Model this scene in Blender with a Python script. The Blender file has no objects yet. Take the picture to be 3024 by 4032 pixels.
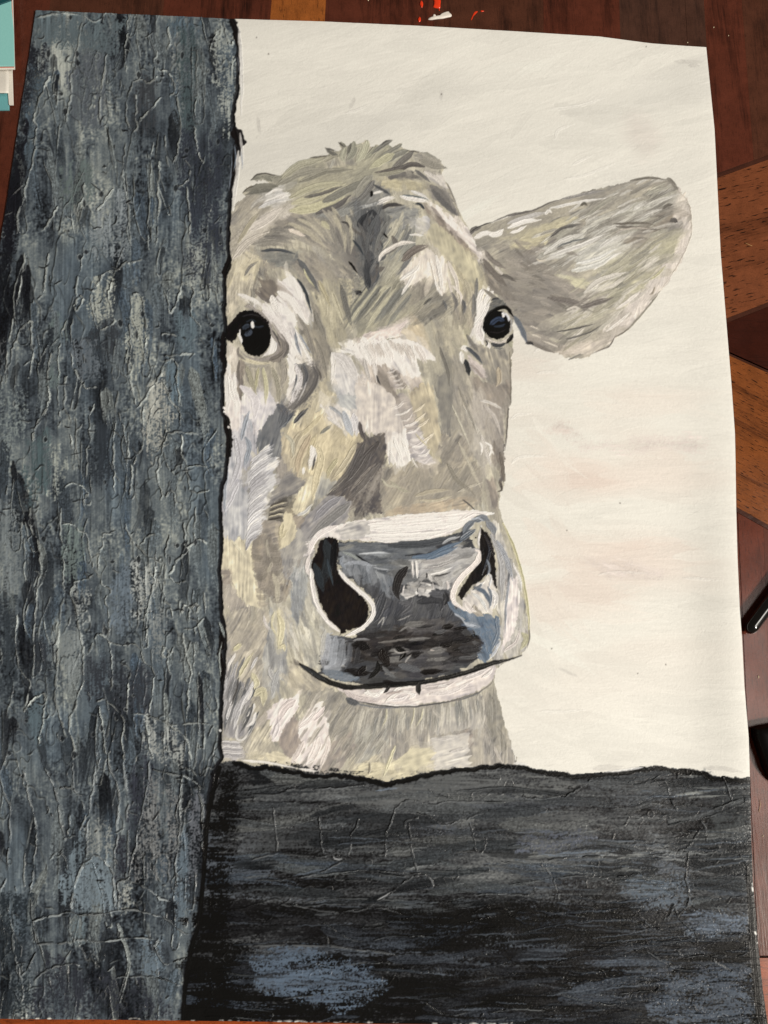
import bpy, math
import numpy as np
from mathutils import Matrix, Vector

# ---------------------------------------------------------------- camera, world, lamps, exposure
SC = bpy.context.scene
FPX = 2950.0                                  # focal length in pixels of the 3024 x 4032 picture
CAM_ROT = (0.2087, -0.0343, 0.0393)
CAM_LOC = np.array([0.2306, 0.1775, 0.4322])
def _rot(a, b, c):
    ca, sa, cb, sb, cc, sc = math.cos(a), math.sin(a), math.cos(b), math.sin(b), math.cos(c), math.sin(c)
    return (np.array([[1, 0, 0], [0, ca, -sa], [0, sa, ca]]) @ np.array([[cb, 0, sb], [0, 1, 0], [-sb, 0, cb]])
            @ np.array([[cc, -sc, 0], [sc, cc, 0], [0, 0, 1]]))
R3 = _rot(*CAM_ROT)
cam_data = bpy.data.cameras.new('camera'); cam = bpy.data.objects.new('camera', cam_data)
SC.collection.objects.link(cam); SC.camera = cam
cam_data.sensor_fit = 'VERTICAL'; cam_data.sensor_height = 24.0; cam_data.lens = 24.0 * FPX / 4032.0
cam_data.clip_start = .01; cam_data.clip_end = 50
M4 = np.eye(4); M4[:3, :3] = R3; M4[:3, 3] = CAM_LOC
cam.matrix_world = Matrix(M4.tolist())

world = bpy.data.worlds.new('World'); SC.world = world; world.use_nodes = True
world.node_tree.nodes['Background'].inputs[0].default_value = (.95, .80, .64, 1)
world.node_tree.nodes['Background'].inputs[1].default_value = .11
SC.view_settings.view_transform = 'Standard'; SC.view_settings.look = 'None'
SC.view_settings.exposure = 0.0; SC.view_settings.gamma = 1.0; SC.view_settings.use_curve_mapping = False

def lamp(name, loc, target, size, watts, color):
    d = bpy.data.lights.new(name, 'AREA'); d.shape = 'DISK'; d.size = size; d.energy = watts; d.color = color
    o = bpy.data.objects.new(name, d); SC.collection.objects.link(o); o.location = loc
    o.rotation_euler = (Vector(target) - Vector(loc)).to_track_quat('-Z', 'Y').to_euler()
    return o
lamp('ceiling_lamp', (2.40, -.90, 2.10), (.25, .3, 0), .30, 116.0, (1.0, .93, .82))
lamp('fill_light', (1.62, .05, 2.1), (.25, .3, 0), .8, 14.0, (1.0, .94, .86))  # added soft fill, placed for its sheen on the right-hand boards

def plane_pt(X, Y, z=0.0):
    """a point of the photograph carried down its line of sight to the height z"""
    X = np.asarray(X, float); Y = np.asarray(Y, float)
    v = np.stack([(X - 1512) / FPX, -(Y - 2016) / FPX, -np.ones_like(X)], -1) @ R3.T
    t = (np.asarray(z) - CAM_LOC[2]) / v[..., 2]
    return CAM_LOC + v * t[..., None]

# ---------------------------------------------------------------- small helpers
def link(o, parent=None):
    SC.collection.objects.link(o)
    if parent is not None: o.parent = parent
    return o
def tag(o, label=None, cat=None, group=None, kind=None):
    for k, v in (('label', label), ('category', cat), ('group', group), ('kind', kind)):
        if v: o[k] = v
    return o
def empty(name, loc=(0, 0, 0)):
    o = bpy.data.objects.new(name, None); o.empty_display_size = .01; o.location = loc; return link(o)
def obj(name, V, F_, mat, parent=None, smooth_=False):
    me = bpy.data.meshes.new(name); me.from_pydata([tuple(map(float, v)) for v in V], [], [tuple(f) for f in F_]); me.update()
    if smooth_: me.polygons.foreach_set('use_smooth', [True] * len(me.polygons))
    me.materials.append(mat); o = bpy.data.objects.new(name, me); link(o, parent)
    if parent is not None: o.location = -Vector(parent.location)      # vertices are in world metres
    return o
def nodes(name):
    m = bpy.data.materials.new(name); m.use_nodes = True; nt = m.node_tree
    return m, nt, nt.nodes['Principled BSDF']
def N(nt, t, **kw):
    n = nt.nodes.new(t)
    for k, v in kw.items():
        if k.startswith('i_'):
            n.inputs[k[2:].replace('_', ' ')].default_value = v
        else: setattr(n, k, v)
    return n
def lin(c):
    c = np.asarray(c, float) / 255; return np.where(c <= .04045, c / 12.92, ((c + .055) / 1.055) ** 2.4)
def rgba(c): return (*[float(v) for v in lin(c)], 1.0)
TONE = 1.0; VEIL = 0.004
# ---------------------------------------------------------------- the painting, brushed in numpy
# A canvas array holds pigment colour, relief height (mm), brush direction and part id.
S = 2.6; CX0 = -580.0; CY0 = 8.0
CW = int(3700 / S); CH = int(4090 / S)
rng = np.random.default_rng(7)

# every pattern below is drawn from seeded numbers, so the picture is always the same
FX = np.fft.rfftfreq(CW)[None, :]; FY = np.fft.fftfreq(CH)[:, None]
def noise(su, sv, ang=0.0, seed=0):
    r = np.random.default_rng(seed + 100)
    w = np.fft.rfft2(r.standard_normal((CH, CW)))
    a = math.radians(ang); c, s = math.cos(a), math.sin(a)
    fu = FX * c + FY * s; fv = -FX * s + FY * c
    n = np.fft.irfft2(w * np.exp(-19.7 * ((su * fu) ** 2 + (sv * fv) ** 2)), s=(CH, CW))
    return ((n - n.mean()) / n.std()).astype(np.float32)
STREAK = [(noise(11, 0.8, a, a) * 0.55 + noise(7, 1.5, a + 7, a + 3) * 0.35) * np.clip(.75 + .6 * noise(12, 9, a, a + 5), .1, 1.8) + noise(22, 2.6, a - 5, a + 1) * 0.45 + noise(2.2, 1.1, a, a + 2) * 0.3 for a in range(0, 180, 15)]
def streak(ang): return STREAK[int(round(ang / 15.0)) % 12]
FINE = noise(0.7, 0.7, 0, 900); MED = noise(2.6, 2.6, 0, 901); WX = noise(4.5, 4.5, 0, 902) * .6 + noise(1.5, 1.5, 0, 905) * .4; WY = noise(4.5, 4.5, 0, 903) * .6 + noise(1.5, 1.5, 0, 906) * .4
BIGN = noise(30, 30, 0, 904)

COL = np.zeros((CH, CW, 3), np.float32); HGT = np.zeros((CH, CW), np.float32)
ANG = np.zeros((CH, CW), np.float32); PART = np.zeros((CH, CW), np.uint8)

TILES = {'A': (800, 500, 700), 'B': (1400, 500, 700), 'C': (2000, 600, 800), 'D': (800, 1100, 700), 'E': (1400, 1100, 700),
         'F': (800, 1700, 700), 'G': (1400, 1700, 700), 'H': (800, 2400, 700), 'I': (1400, 2400, 700), 'J': (1150, 1950, 1000),
         '1': (0, 0, 1000), '2': (0, 1000, 1000), '3': (0, 2000, 1000), '4': (0, 3000, 1000), 'L': (1000, 3000, 1000),
         'R': (2024, 3000, 1000), 'M': (2000, 1200, 1000), 'N': (2000, 2100, 1000), 'U': (1000, 0, 1000), 'V': (2024, 0, 1000),
         'Z': (0, 0, 1659)}
def P(s):
    t = s.split(); ox, oy, sz = TILES[t[0]]
    a = np.array([[float(q) for q in p.split(',')] for p in t[1:]]) * (sz / 1659.0)
    return np.c_[(a[:, 0] + ox - CX0) / S, (a[:, 1] + oy - CY0) / S]
C = dict(W=(234, 228, 216), w=(214, 207, 196), p=(222, 209, 200), y=(208, 201, 166), Y=(196, 184, 148), k=(176, 170, 150),
         t=(182, 172, 158), T=(150, 140, 127), g=(150, 149, 143), G=(112, 110, 106), D=(84, 81, 79), b=(164, 168, 174),
         B=(106, 116, 124), S=(66, 73, 79), N=(88, 102, 125), X=(42, 39, 38), K=(26, 23, 23))
def col(c):
    if isinstance(c, str): c = C[c]
    return np.array(c, np.float32) / 255.0

def box(x0, y0, x1, y1):
    return max(0, int(x0)), max(0, int(y0)), min(CW, int(x1) + 1), min(CH, int(y1) + 1)
def inside(pg, X, Y):
    m = np.zeros(X.shape, bool); n = len(pg)
    for i in range(n):
        xa, ya = pg[i]; xb, yb = pg[(i + 1) % n]
        if ya == yb: continue
        lo, hi = (ya, yb) if ya < yb else (yb, ya)
        c = (Y >= lo) & (Y < hi)
        m ^= c & (X < (Y - ya) * ((xb - xa) / (yb - ya)) + xa)
    return m
def region(poly, ang=90, rag=2.0, dirrag=3.0):
    pg = P(poly) if isinstance(poly, str) else poly
    k = 4 * (rag + dirrag) + 3
    x0, y0, x1, y1 = box(pg[:, 0].min() - k, pg[:, 1].min() - k, pg[:, 0].max() + k, pg[:, 1].max() + k)
    sl = (slice(y0, y1), slice(x0, x1))
    Y, X = np.mgrid[y0:y1, x0:x1].astype(np.float32)
    st = streak(ang)[sl]; a = math.radians(ang)
    X = X + WX[sl] * rag + FINE[sl] * rag * .15 + st * dirrag * math.cos(a)
    Y = Y + WY[sl] * rag + FINE[sl] * rag * .15 + st * dirrag * math.sin(a)
    return sl, inside(pg, X, Y), st
def fill(poly, c, ang=90, rag=1.2, dirrag=3.0, var=.05, h=.05, hv=.05, part=None, al=1.0):
    sl, m, st = region(poly, ang, rag, dirrag)
    c = col(c); cc = c * (1 + var * 1.6 * st[..., None] + .035 * MED[sl][..., None])
    # paint is never one colour: let the warm and cool pigments separate along the bristles
    cc = cc + (MED[sl] * .004 + st * .005)[..., None] * np.array([1, .6, -.9], np.float32)
    A = COL[sl]; A[m] = A[m] * (1 - al) + cc[m] * al
    HGT[sl][m] = HGT[sl][m] * .4 + h + hv * st[m]
    ANG[sl][m] = ang
    if part is not None: PART[sl][m] = part
    return sl, m
def soft(poly, c, amt=1.0, ang=90, blur=6, speck=.35, clip=None):
    """a dragged, half-dry patch: shows only on part of the tooth below"""
    sl, m, st = region(poly, ang, 4.0, 8.0)
    f = m.astype(np.float32)
    for ax in (0, 1):
        k = np.ones(2 * blur + 1) / (2 * blur + 1)
        f = np.apply_along_axis(lambda v: np.convolve(v, k, 'same'), ax, f)
    f = np.clip(f * 1.25 * amt + (FINE[sl] * .6 + st * .6) * speck * (f > .03) - .08, 0, 1)[..., None]
    if clip is not None: f = f * clip[sl][..., None]
    COL[sl] = COL[sl] * (1 - f) + col(c) * (1 + .05 * st[..., None]) * f
    return sl, f

def smooth(pts, n=6):
    if len(pts) < 3: return pts
    q = np.vstack([2 * pts[0] - pts[1], pts, 2 * pts[-1] - pts[-2]]); out = []
    for i in range(1, len(q) - 2):
        for t in np.linspace(0, 1, n, endpoint=False):
            a, b, c_, d = q[i - 1:i + 3]
            out.append(.5 * (2 * b + (c_ - a) * t + (2 * a - 5 * b + 4 * c_ - d) * t * t + (-a + 3 * b - 3 * c_ + d) * t ** 3))
    out.append(q[-2]); return np.array(out)
def stroke(path, w, c, c2=None, h=.12, taper=(.25, .35), dry=.5, wob=.4, part=None, al=1.0, bris=1.0, clipmask=None, sm=True, bvar=.05):
    """one brush stroke: bristle lanes across it, ragged dry end, ridges of paint squeezed to its sides; w in canvas px"""
    pt = P(path) if isinstance(path, str) else np.asarray(path, float)
    if sm: pt = smooth(pt, 5)
    k = w * .6 + 3
    x0, y0, x1, y1 = box(pt[:, 0].min() - k, pt[:, 1].min() - k, pt[:, 0].max() + k, pt[:, 1].max() + k)
    if x1 - x0 < 2 or y1 - y0 < 2: return
    sl = (slice(y0, y1), slice(x0, x1)); Y, X = np.mgrid[y0:y1, x0:x1].astype(np.float32)
    X = X + WX[sl] * wob; Y = Y + WY[sl] * wob
    best = np.full(X.shape, 1e9, np.float32); dd = np.zeros_like(best); tt = np.zeros_like(best)
    L = np.r_[0, np.cumsum(np.hypot(*np.diff(pt, axis=0).T))]; tot = max(L[-1], 1e-3)
    for i in range(len(pt) - 1):
        ax, ay = pt[i]; vx, vy = pt[i + 1] - pt[i]; l2 = vx * vx + vy * vy
        if l2 < 1e-9: continue
        s = np.clip(((X - ax) * vx + (Y - ay) * vy) / l2, 0, 1)
        ex = X - ax - s * vx; ey = Y - ay - s * vy; d2 = ex * ex + ey * ey
        m = d2 < best; best = np.where(m, d2, best)
        dd = np.where(m, (ex * vy - ey * vx) / math.sqrt(l2), dd); tt = np.where(m, (L[i] + s * math.sqrt(l2)) / tot, tt)
    r = np.sqrt(best); seed = rng.integers(1 << 30); r2 = np.random.default_rng(seed)
    nb = max(5, int(w * 1.6) + 2); lane = r2.standard_normal(nb).astype(np.float32)
    u = np.clip((dd / w + .5) * (nb - 1), 0, nb - 1.001); i0 = u.astype(int); fr = u - i0
    br = lane[i0] * (1 - fr) + lane[i0 + 1] * fr
    half = w * .5 * np.ones_like(tt)
    if taper[0] > 0: half *= np.clip(.35 + tt / taper[0], 0, 1)
    if taper[1] > 0: half *= np.clip(.12 + (1 - tt) / taper[1], 0, 1)
    a = np.clip(half - r + .6, 0, 1)
    if dry > 0: a = a * np.clip(1.6 - dry * np.clip(tt * 1.6 - .5, 0, 1) * (1.4 + br) * 1.2 + .25 * FINE[sl] * dry, 0, 1)
    a *= al
    if clipmask is not None: a = a * clipmask[sl]
    c = col(c); c2 = c * .86 if c2 is None else col(c2)
    f = np.clip(.35 + br * .32 * bris, 0, 1)[..., None]
    cc = (c * (1 - f) + c2 * f) * (1 + bvar * FINE[sl][..., None] * .5)
    COL[sl] = COL[sl] * (1 - a[..., None]) + cc * a[..., None]
    edge = np.exp(-((r - half * .86) / 1.2) ** 2) * .5
    HGT[sl] = HGT[sl] * (1 - .6 * a) + a * h * (.55 + .3 * br + edge)
    if part is not None: PART[sl][a > .5] = part
BRK = noise(5, 5, 0, 907)
def ridge(path, w=2.4, h=.45, c=(150, 154, 147), dark=(16, 18, 20), side=-1, sa=.8):
    """a squeezed-up lip of paste: a broken, uneven crest with dragged light paint, a shadow line painted in its lee"""
    pt = smooth(P(path), 8); n = len(pt)
    wb = np.convolve(rng.standard_normal(n + 8), np.ones(5) / 5, 'same')[:n, None] * np.array([[2.2, 1.0]]) + rng.standard_normal((n, 2)) * .45
    pt = pt + wb
    i0 = 0
    while i0 < n - 2:                                   # in uneven runs, each with its own width and load
        i1 = min(n, i0 + int(rng.integers(4, 14))); seg = pt[i0:i1 + 1]
        ww = w * rng.uniform(.55, 1.1); lo = rng.uniform(.65, 1.0); k = rng.uniform(.72, 1.16)
        stroke(seg + np.array([-1.4, -1.3]) * (1 if side < 0 else -1), ww * rng.uniform(.7, 1.5), dark, h=0, dry=.8, al=sa * rng.uniform(.35, 1), taper=(.3, .3), sm=False)  # black shadow line painted beside the crest
        cc = tuple(v * k for v in c)
        stroke(seg, ww, cc, tuple(x * .8 for x in cc), h=h * rng.uniform(.6, 1.3), dry=.7, al=lo, taper=(.2, .3), sm=False)
        i0 = i1 if rng.random() < .93 else i1 + 2

PAL = [(206, 200, 168), (224, 217, 206), (150, 147, 140), (120, 122, 120), (188, 178, 148), (170, 172, 170), (140, 130, 118)]
def dabs(mask, n, w=(4, 9), ln=(14, 34), jit=.07, alt=.12, h=.11, angj=12, al=.9, seed=3, curve=.25):
    """fill a mask with brush dabs that take the colour lying beneath them"""
    ys, xs = np.nonzero(mask); r = np.random.default_rng(seed)
    src = COL.copy(); idx = r.integers(0, len(ys), n); mf = mask.astype(np.float32)
    for j in idx:
        x, y = xs[j], ys[j]; a = math.radians(ANG[y, x] + r.normal(0, angj)); l = r.uniform(*ln) * .5; ww = r.uniform(*w)
        if r.random() < .5: a += math.pi
        d = np.array([math.cos(a), math.sin(a)]); nn = np.array([-d[1], d[0]]) * l * curve * r.normal()
        pts = [np.array([x, y]) - d * l, np.array([x, y]) + nn * .5, np.array([x, y]) + d * l]
        c = src[y, x] * 255 * (1 + r.normal(0, jit))
        lum = c.mean()
        if r.random() < alt:
            q = np.array(PAL[r.integers(len(PAL))], float); c = c * .55 + q * .45
        c2 = c * (1 + r.choice([-.13, -.08, .09]))
        stroke(pts, ww, tuple(c), tuple(c2), h=h * r.uniform(.5, 1.3), al=al, clipmask=mf, dry=.6)

# ---- outlines -------------------------------------------------------------------------------------
POST_EDGE = "Z 904,60 931,102 943,199 940,338 924,450 926,500 946,597 931,639 912,749 908,838 903,905 905,1006 891,1065 889,1200 886,1227 895,1290 884,1353 886,1438 882,1522 880,1602 889,1648 901,1712 905,1758 903,1784 891,1869 876,1932 874,2038 878,2122 870,2249 874,2333 876,2400 878,2421 891,2505 889,2590 884,2662 876,2759 874,2864 868,2927 880,2982 866,3000 850,3036 826,3151 814,3301 802,3482 784,3633 760,3711 732,3874 723,4060"
RAIL_TOP = "Z 720,3010 855,3003 927,2997 990,3012 1053,3012 1138,3029 1222,3046 1348,3043 1400,3054 1433,3058 1484,3069 1522,3075 1586,3067 1674,3041 1759,3029 1820,3020 1860,3016 1948,3008 2033,3008 2100,3022 2145,3030 2265,3048 2356,3039 2458,3033 2566,3015 2657,3024 2747,3033 2808,3051 2898,3063 2946,3060 3100,3075"
FACE = "Z 880,860 922,829 927,808 969,778 956,762 973,745 1011,730 1060,725 1045,712 986,711 1011,690 1045,684 1104,694 1138,669 1180,643 1222,622 1273,616 1300,614 1281,586 1306,591 1329,601 1345,590 1334,563 1361,576 1380,570 1395,557 1412,574 1428,568 1441,555 1452,560 1454,580 1476,574 1501,574 1522,557 1548,553 1531,570 1514,586 1548,580 1581,567 1577,580 1602,595 1632,599 1661,601 1691,622 1733,629 1744,654 1759,660 1742,686 1759,719 1775,766 1792,804 1809,833 1826,875 1849,905 1880,960 1906,1027 1960,1120 2003,1222 2020,1248 2020,1353 2008,1387 2010,1480 2010,1585 2003,1602 1997,1691 1991,1721 1984,1784 1978,1852 1986,1894 1980,1930 1970,1936 1967,1995 1974,2038 1991,2080 2012,2130 2033,2189 2054,2257 2067,2312 2075,2375 2079,2413 2088,2484 2079,2543 2054,2577 1970,2615 1953,2645 1944,2687 1949,2704 1965,2759 1978,2813 1995,2885 2012,2944 2033,3003 2040,3100 860,3100 860,900"
EAR = "Z 1849,905 1868,901 1927,882 1991,859 2045,840 2096,831 2159,802 2212,786 2270,766 2376,749 2434,728 2487,713 2555,701 2627,708 2651,720 2670,745 2699,778 2718,827 2723,880 2716,947 2694,1005 2661,1063 2622,1121 2579,1179 2526,1241 2468,1304 2420,1328 2400,1362 2352,1383 2328,1396 2319,1408 2289,1417 2259,1414 2199,1399 2120,1363 2090,1348 2072,1348 2054,1308 2030,1266 2009,1245 1960,1130 1900,1030"

# ---- ground of the picture: cream acrylic --------------------------------------------------------
yy, xx = np.mgrid[0:CH, 0:CW].astype(np.float32)
NX = xx * S + CX0; NY = yy * S + CY0
sA = STREAK[0]; sB = STREAK[11]; wv = np.clip((NY - 1300) / 500, 0, 1)
st = sA * wv + sB * (1 - wv)
base = col((234, 228, 212)) * np.ones((CH, CW, 1), np.float32)
gz = noise(60, 16, 0, 910); gy = noise(90, 26, 160, 911)
grey = np.clip(gy * .5 + .1, 0, 1) * np.clip(1.25 - NY / 1500, 0, 1)
base = base * (1 - .045 * grey[..., None] * np.array([1, .98, .93], np.float32))
pk = np.clip(gz * .45 + .35, 0, 1) * np.exp(-((NX - 2350) / 450) ** 2 - ((NY - 1950) / 520) ** 2)
base = base * (1 - pk[..., None] * np.array([.025, .085, .10], np.float32))
COL[:] = base * (1 + .008 * st[..., None] + .004 * FINE[..., None])
HGT[:] = .018 * st + .008 * FINE
ANG[:] = 0
bgm = (NX > 930) & (NY < 3080)
def bgstrokes(n, x0, y0, x1, y1, a0, a1, seed):
    r = np.random.default_rng(seed)
    for i in range(n):
        x = (r.uniform(x0, x1) - CX0) / S; y = (r.uniform(y0, y1) - CY0) / S; a = math.radians(r.uniform(a0, a1)); l = r.uniform(25, 85)
        d = np.array([math.cos(a), math.sin(a)]); nn = np.array([-d[1], d[0]]) * l * .12 * r.normal()
        b = COL[int(np.clip(y, 0, CH - 1)), int(np.clip(x, 0, CW - 1))] * 255
        c = b * (1 + r.normal(0, .014)) ; c = np.minimum(c, 241)
        stroke([np.array([x, y]) - d * l, np.array([x, y]) + nn, np.array([x, y]) + d * l], r.uniform(6, 22), tuple(c), tuple(c * .982), h=.05, al=.55, dry=1.0, bvar=.02)
bgstrokes(300, 930, 60, 2850, 1000, -35, 5, 1); bgstrokes(420, 1980, 1000, 2950, 3080, -12, 12, 2); bgstrokes(50, 1990, 1700, 2250, 3000, 20, 70, 22)
for q in ("V 270,910 290,850 390,815", "V 230,720 430,690 600,640", "M 190,450 250,440 340,450", "M 20,750 60,720 150,710", "M 20,1040 80,995 260,990",
          "V 380,1080 450,1045 520,1010", "M 170,310 220,285 270,310", "N 590,270 700,255 980,262", "V 330,1170 450,1150 700,1050", "N 220,1160 360,1165 520,1150", "U 600,740 680,720 760,680", "N 1140,290 1280,300 1400,310"):
    stroke(q, 4, (238, 232, 218), (232, 226, 212), h=.2, al=.5, dry=.6)
for q, ww in (("V 1050,402 1130,405 1250,408", 6), ("V 1140,430 1210,432", 5), ("U 1225,600 1220,660", 5), ("U 660,640 620,720", 5), ("U 25,770 40,880", 5), ("N 560,1540 640,1525 700,1530 760,1520", 9), ("N 1280,1530 1400,1535 1480,1550 1540,1565", 7), ("N 330,880 460,940", 4)):
    stroke(q, ww, (196, 190, 178), (208, 202, 188), h=.03, al=.55)
soft("M 330,870 560,900 800,930 760,960 480,930", (214, 200, 188), .4, 0, 5, .3)
soft("M 270,780 450,790 450,860 280,850", (214, 200, 186), .6, 0, 5, .3); soft("M 820,880 1250,880 1250,960 800,950", (214, 200, 188), .5, 0, 6, .3)
soft("N 480,170 900,200 1050,260 1000,300 600,300", (216, 203, 190), .6, 10, 6, .3)
soft("V 760,680 860,760 1000,900 850,1100 700,950", (214, 204, 190), .5, 0, 14, .1)
for x, y in ((1009, 149), (1056, 213), (1735, 372), (2508, 2651), (2619, 2616), (2170, 2554), (2047, 2223), (2543, 185), (2439, 1981), (2230, 2088)):
    X, Y = (x - CX0) / S, (y - CY0) / S
    stroke([np.array([X, Y]), np.array([X + 1.4, Y + .5])], 2.2, (120, 112, 104), h=.02, al=.9, dry=0, sm=False)

# ---- the cow ---------------------------------------------------------------------------------------
_, _m = fill(FACE, 'k', 80, .8, 1.2, part=3)
fill(EAR, (162, 156, 140), 155, .8, 1.5, part=4)
F = fill
# ear
for a in (("C 0,830 150,850 400,1050 600,1110 840,1190 850,1240 600,1290 350,1300 380,1550 450,1659 300,1600 150,1540 130,1400 0,1100", (148, 141, 130), 15),
          ("C 0,640 350,580 560,530 600,570 440,640 300,760 100,800 0,800", (194, 185, 150), 160),
          ("C 100,820 300,760 460,640 640,570 600,650 400,730 280,860 150,850", (136, 129, 120), 150),
          ("C 600,330 1000,240 1300,220 1380,300 1050,330 800,400 560,450", (158, 152, 138), 165),
          ("C 860,640 1080,530 1300,430 1350,480 1390,570 1250,640 1100,730 960,740", (140, 131, 117), 175),
          ("C 700,960 900,860 1100,780 1350,600 1380,700 1370,820 1280,930 1200,1030 1050,1150 850,1220 740,1180 880,1080", (174, 169, 143), 150),
          ("C 380,1350 600,1300 880,1230 1060,1130 900,1330 700,1480 500,1540 370,1560", (176, 170, 150), 150),
          ("C 280,830 420,700 640,600 900,480 1100,400 1350,340 1380,370 1200,470 950,570 830,640 960,740 880,860 700,960 520,970 560,890 400,870", (192, 189, 175), 155),
          ("C 600,1160 700,1050 950,970 900,1050 700,1140", (196, 191, 175), 150),
          ("C 360,980 600,1010 680,1080 560,1100", (200, 194, 160), 20)):
    F(a[0], a[1], a[2])
F("C 1375,300 1460,370 1490,550 1480,720 1430,860 1300,1080 1200,1200 1080,1330 960,1450 760,1440 900,1330 1060,1130 1290,920 1390,780 1350,600 1390,560 1330,430", (210, 200, 186), 115, 1.5, 4, .03, h=.03)
F("C 400,1590 700,1540 870,1510 820,1590 680,1650 480,1659", (212, 200, 182), 160, var=.03)
# forehead and hair
for a in (("A 255,870 290,730 420,650 720,640 880,800 640,950 400,1100 255,1200", (172, 165, 148), 135),
          ("A 400,990 560,820 720,740 860,800 700,900 500,1050 300,1200 270,1240", (205, 197, 182), 135),
          ("A 420,600 480,545 660,535 640,600 440,650", (140, 136, 122), 160),
          ("A 440,500 580,440 720,470 820,400 1000,290 1130,280 1150,400 900,470 700,540 640,500 600,505", (160, 156, 136), 150),
          ("A 700,540 1100,400 1659,330 1659,600 1400,760 1100,800 820,800 800,620", (168, 163, 140), 160),
          ("A 560,640 680,580 800,600 790,680 700,740 560,760", (200, 197, 188), 160),
          ("A 870,800 1100,840 1200,900 1480,1150 1480,1380 1300,1280 1050,1100 820,1050 500,1150 300,1330 260,1240 500,1040 700,900", (158, 151, 137), 30),
          ("A 400,1200 560,1140 860,1160 1100,1190 1330,1290 1440,1500 1100,1659 1000,1500 860,1330 640,1320 500,1360 360,1500 300,1659 220,1659 230,1300", (160, 153, 138), 40),
          ("A 560,1180 880,1160 860,1260 820,1310 620,1300", (138, 138, 130), 5),
          ("A 220,1300 300,1230 400,1180 500,1200 600,1280 520,1330 400,1400 470,1400 500,1440 470,1520 330,1540 230,1659", (196, 186, 156), 110),
          ("A 1060,800 1340,740 1400,620 1560,480 1620,620 1500,760 1300,860 1080,870", (146, 144, 136), 155),
          ("A 1360,800 1560,760 1659,800 1659,1250 1560,1400 1500,1480 1490,1200 1400,1000", (108, 108, 106), 75),
          ("A 1200,900 1380,1000 1480,1200 1490,1480 1400,1300 1250,1050", (132, 126, 118), 55),
          ("B 0,240 300,180 480,230 460,330 430,400 180,430 0,640", (166, 162, 140), 140),
          ("B 450,300 560,240 690,290 800,310 840,380 780,430 640,400 460,340", (166, 161, 147), 10),
          ("B 0,640 160,480 300,560 350,640 200,700 60,780 0,780", (140, 138, 130), 150),
          ("B 640,540 840,590 900,670 950,790 940,830 850,770 770,700 680,620", (128, 124, 118), 50),
          ("B 280,460 400,410 540,420 620,480 480,480 330,500", (122, 118, 111), 5),
          ("B 180,500 300,500 480,480 640,530 640,570 520,590 400,600 350,640 250,560", (196, 186, 150), 10),
          ("B 540,410 700,450 820,440 850,520 860,590 760,560 640,480", (205, 198, 186), 40),
          ("B 20,800 300,760 330,900 260,1000 200,1150 180,1400 100,1480 70,1300 60,1100 20,950", (98, 100, 100), 85),
          ("B 240,760 500,740 640,780 540,870 500,960 320,1000 250,1000 330,850", (146, 146, 140), 165),
          ("B 200,1180 330,1000 640,980 650,1100 480,1240 400,1430 350,1659 0,1659 100,1450 180,1400", (166, 162, 143), 125),
          ("B 690,900 830,930 950,1080 1130,1250 1210,1400 1240,1520 1160,1659 960,1659 900,1300 780,1180 660,1080 640,1020", (190, 180, 148), 75),
          ("B 450,1580 620,1420 740,1480 900,1560 920,1659 400,1659", (150, 142, 130), 100),
          ("B 480,1250 680,1140 800,1200 860,1300 860,1500 820,1570 760,1540 700,1400 600,1450 450,1580 400,1430", (222, 211, 192), 95),
          ("B 520,860 660,820 700,880 690,950 640,1010 570,1000 510,930", (200, 197, 191), 30),
          ("B 640,720 700,790 860,900 1000,1040 1130,1240 1080,1240 920,1050 760,900 660,800", (142, 130, 118), 48),
          ("B 700,700 800,760 960,880 1060,960 1120,1090 1200,1230 1150,1250 1000,1030 850,900 760,820 680,740", (222, 212, 200), 50),
          ("B 1150,1240 1250,1330 1500,1600 1400,1659 1260,1520 1210,1400", (140, 132, 120), 50)):
    F(a[0], a[1], a[2])
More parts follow.
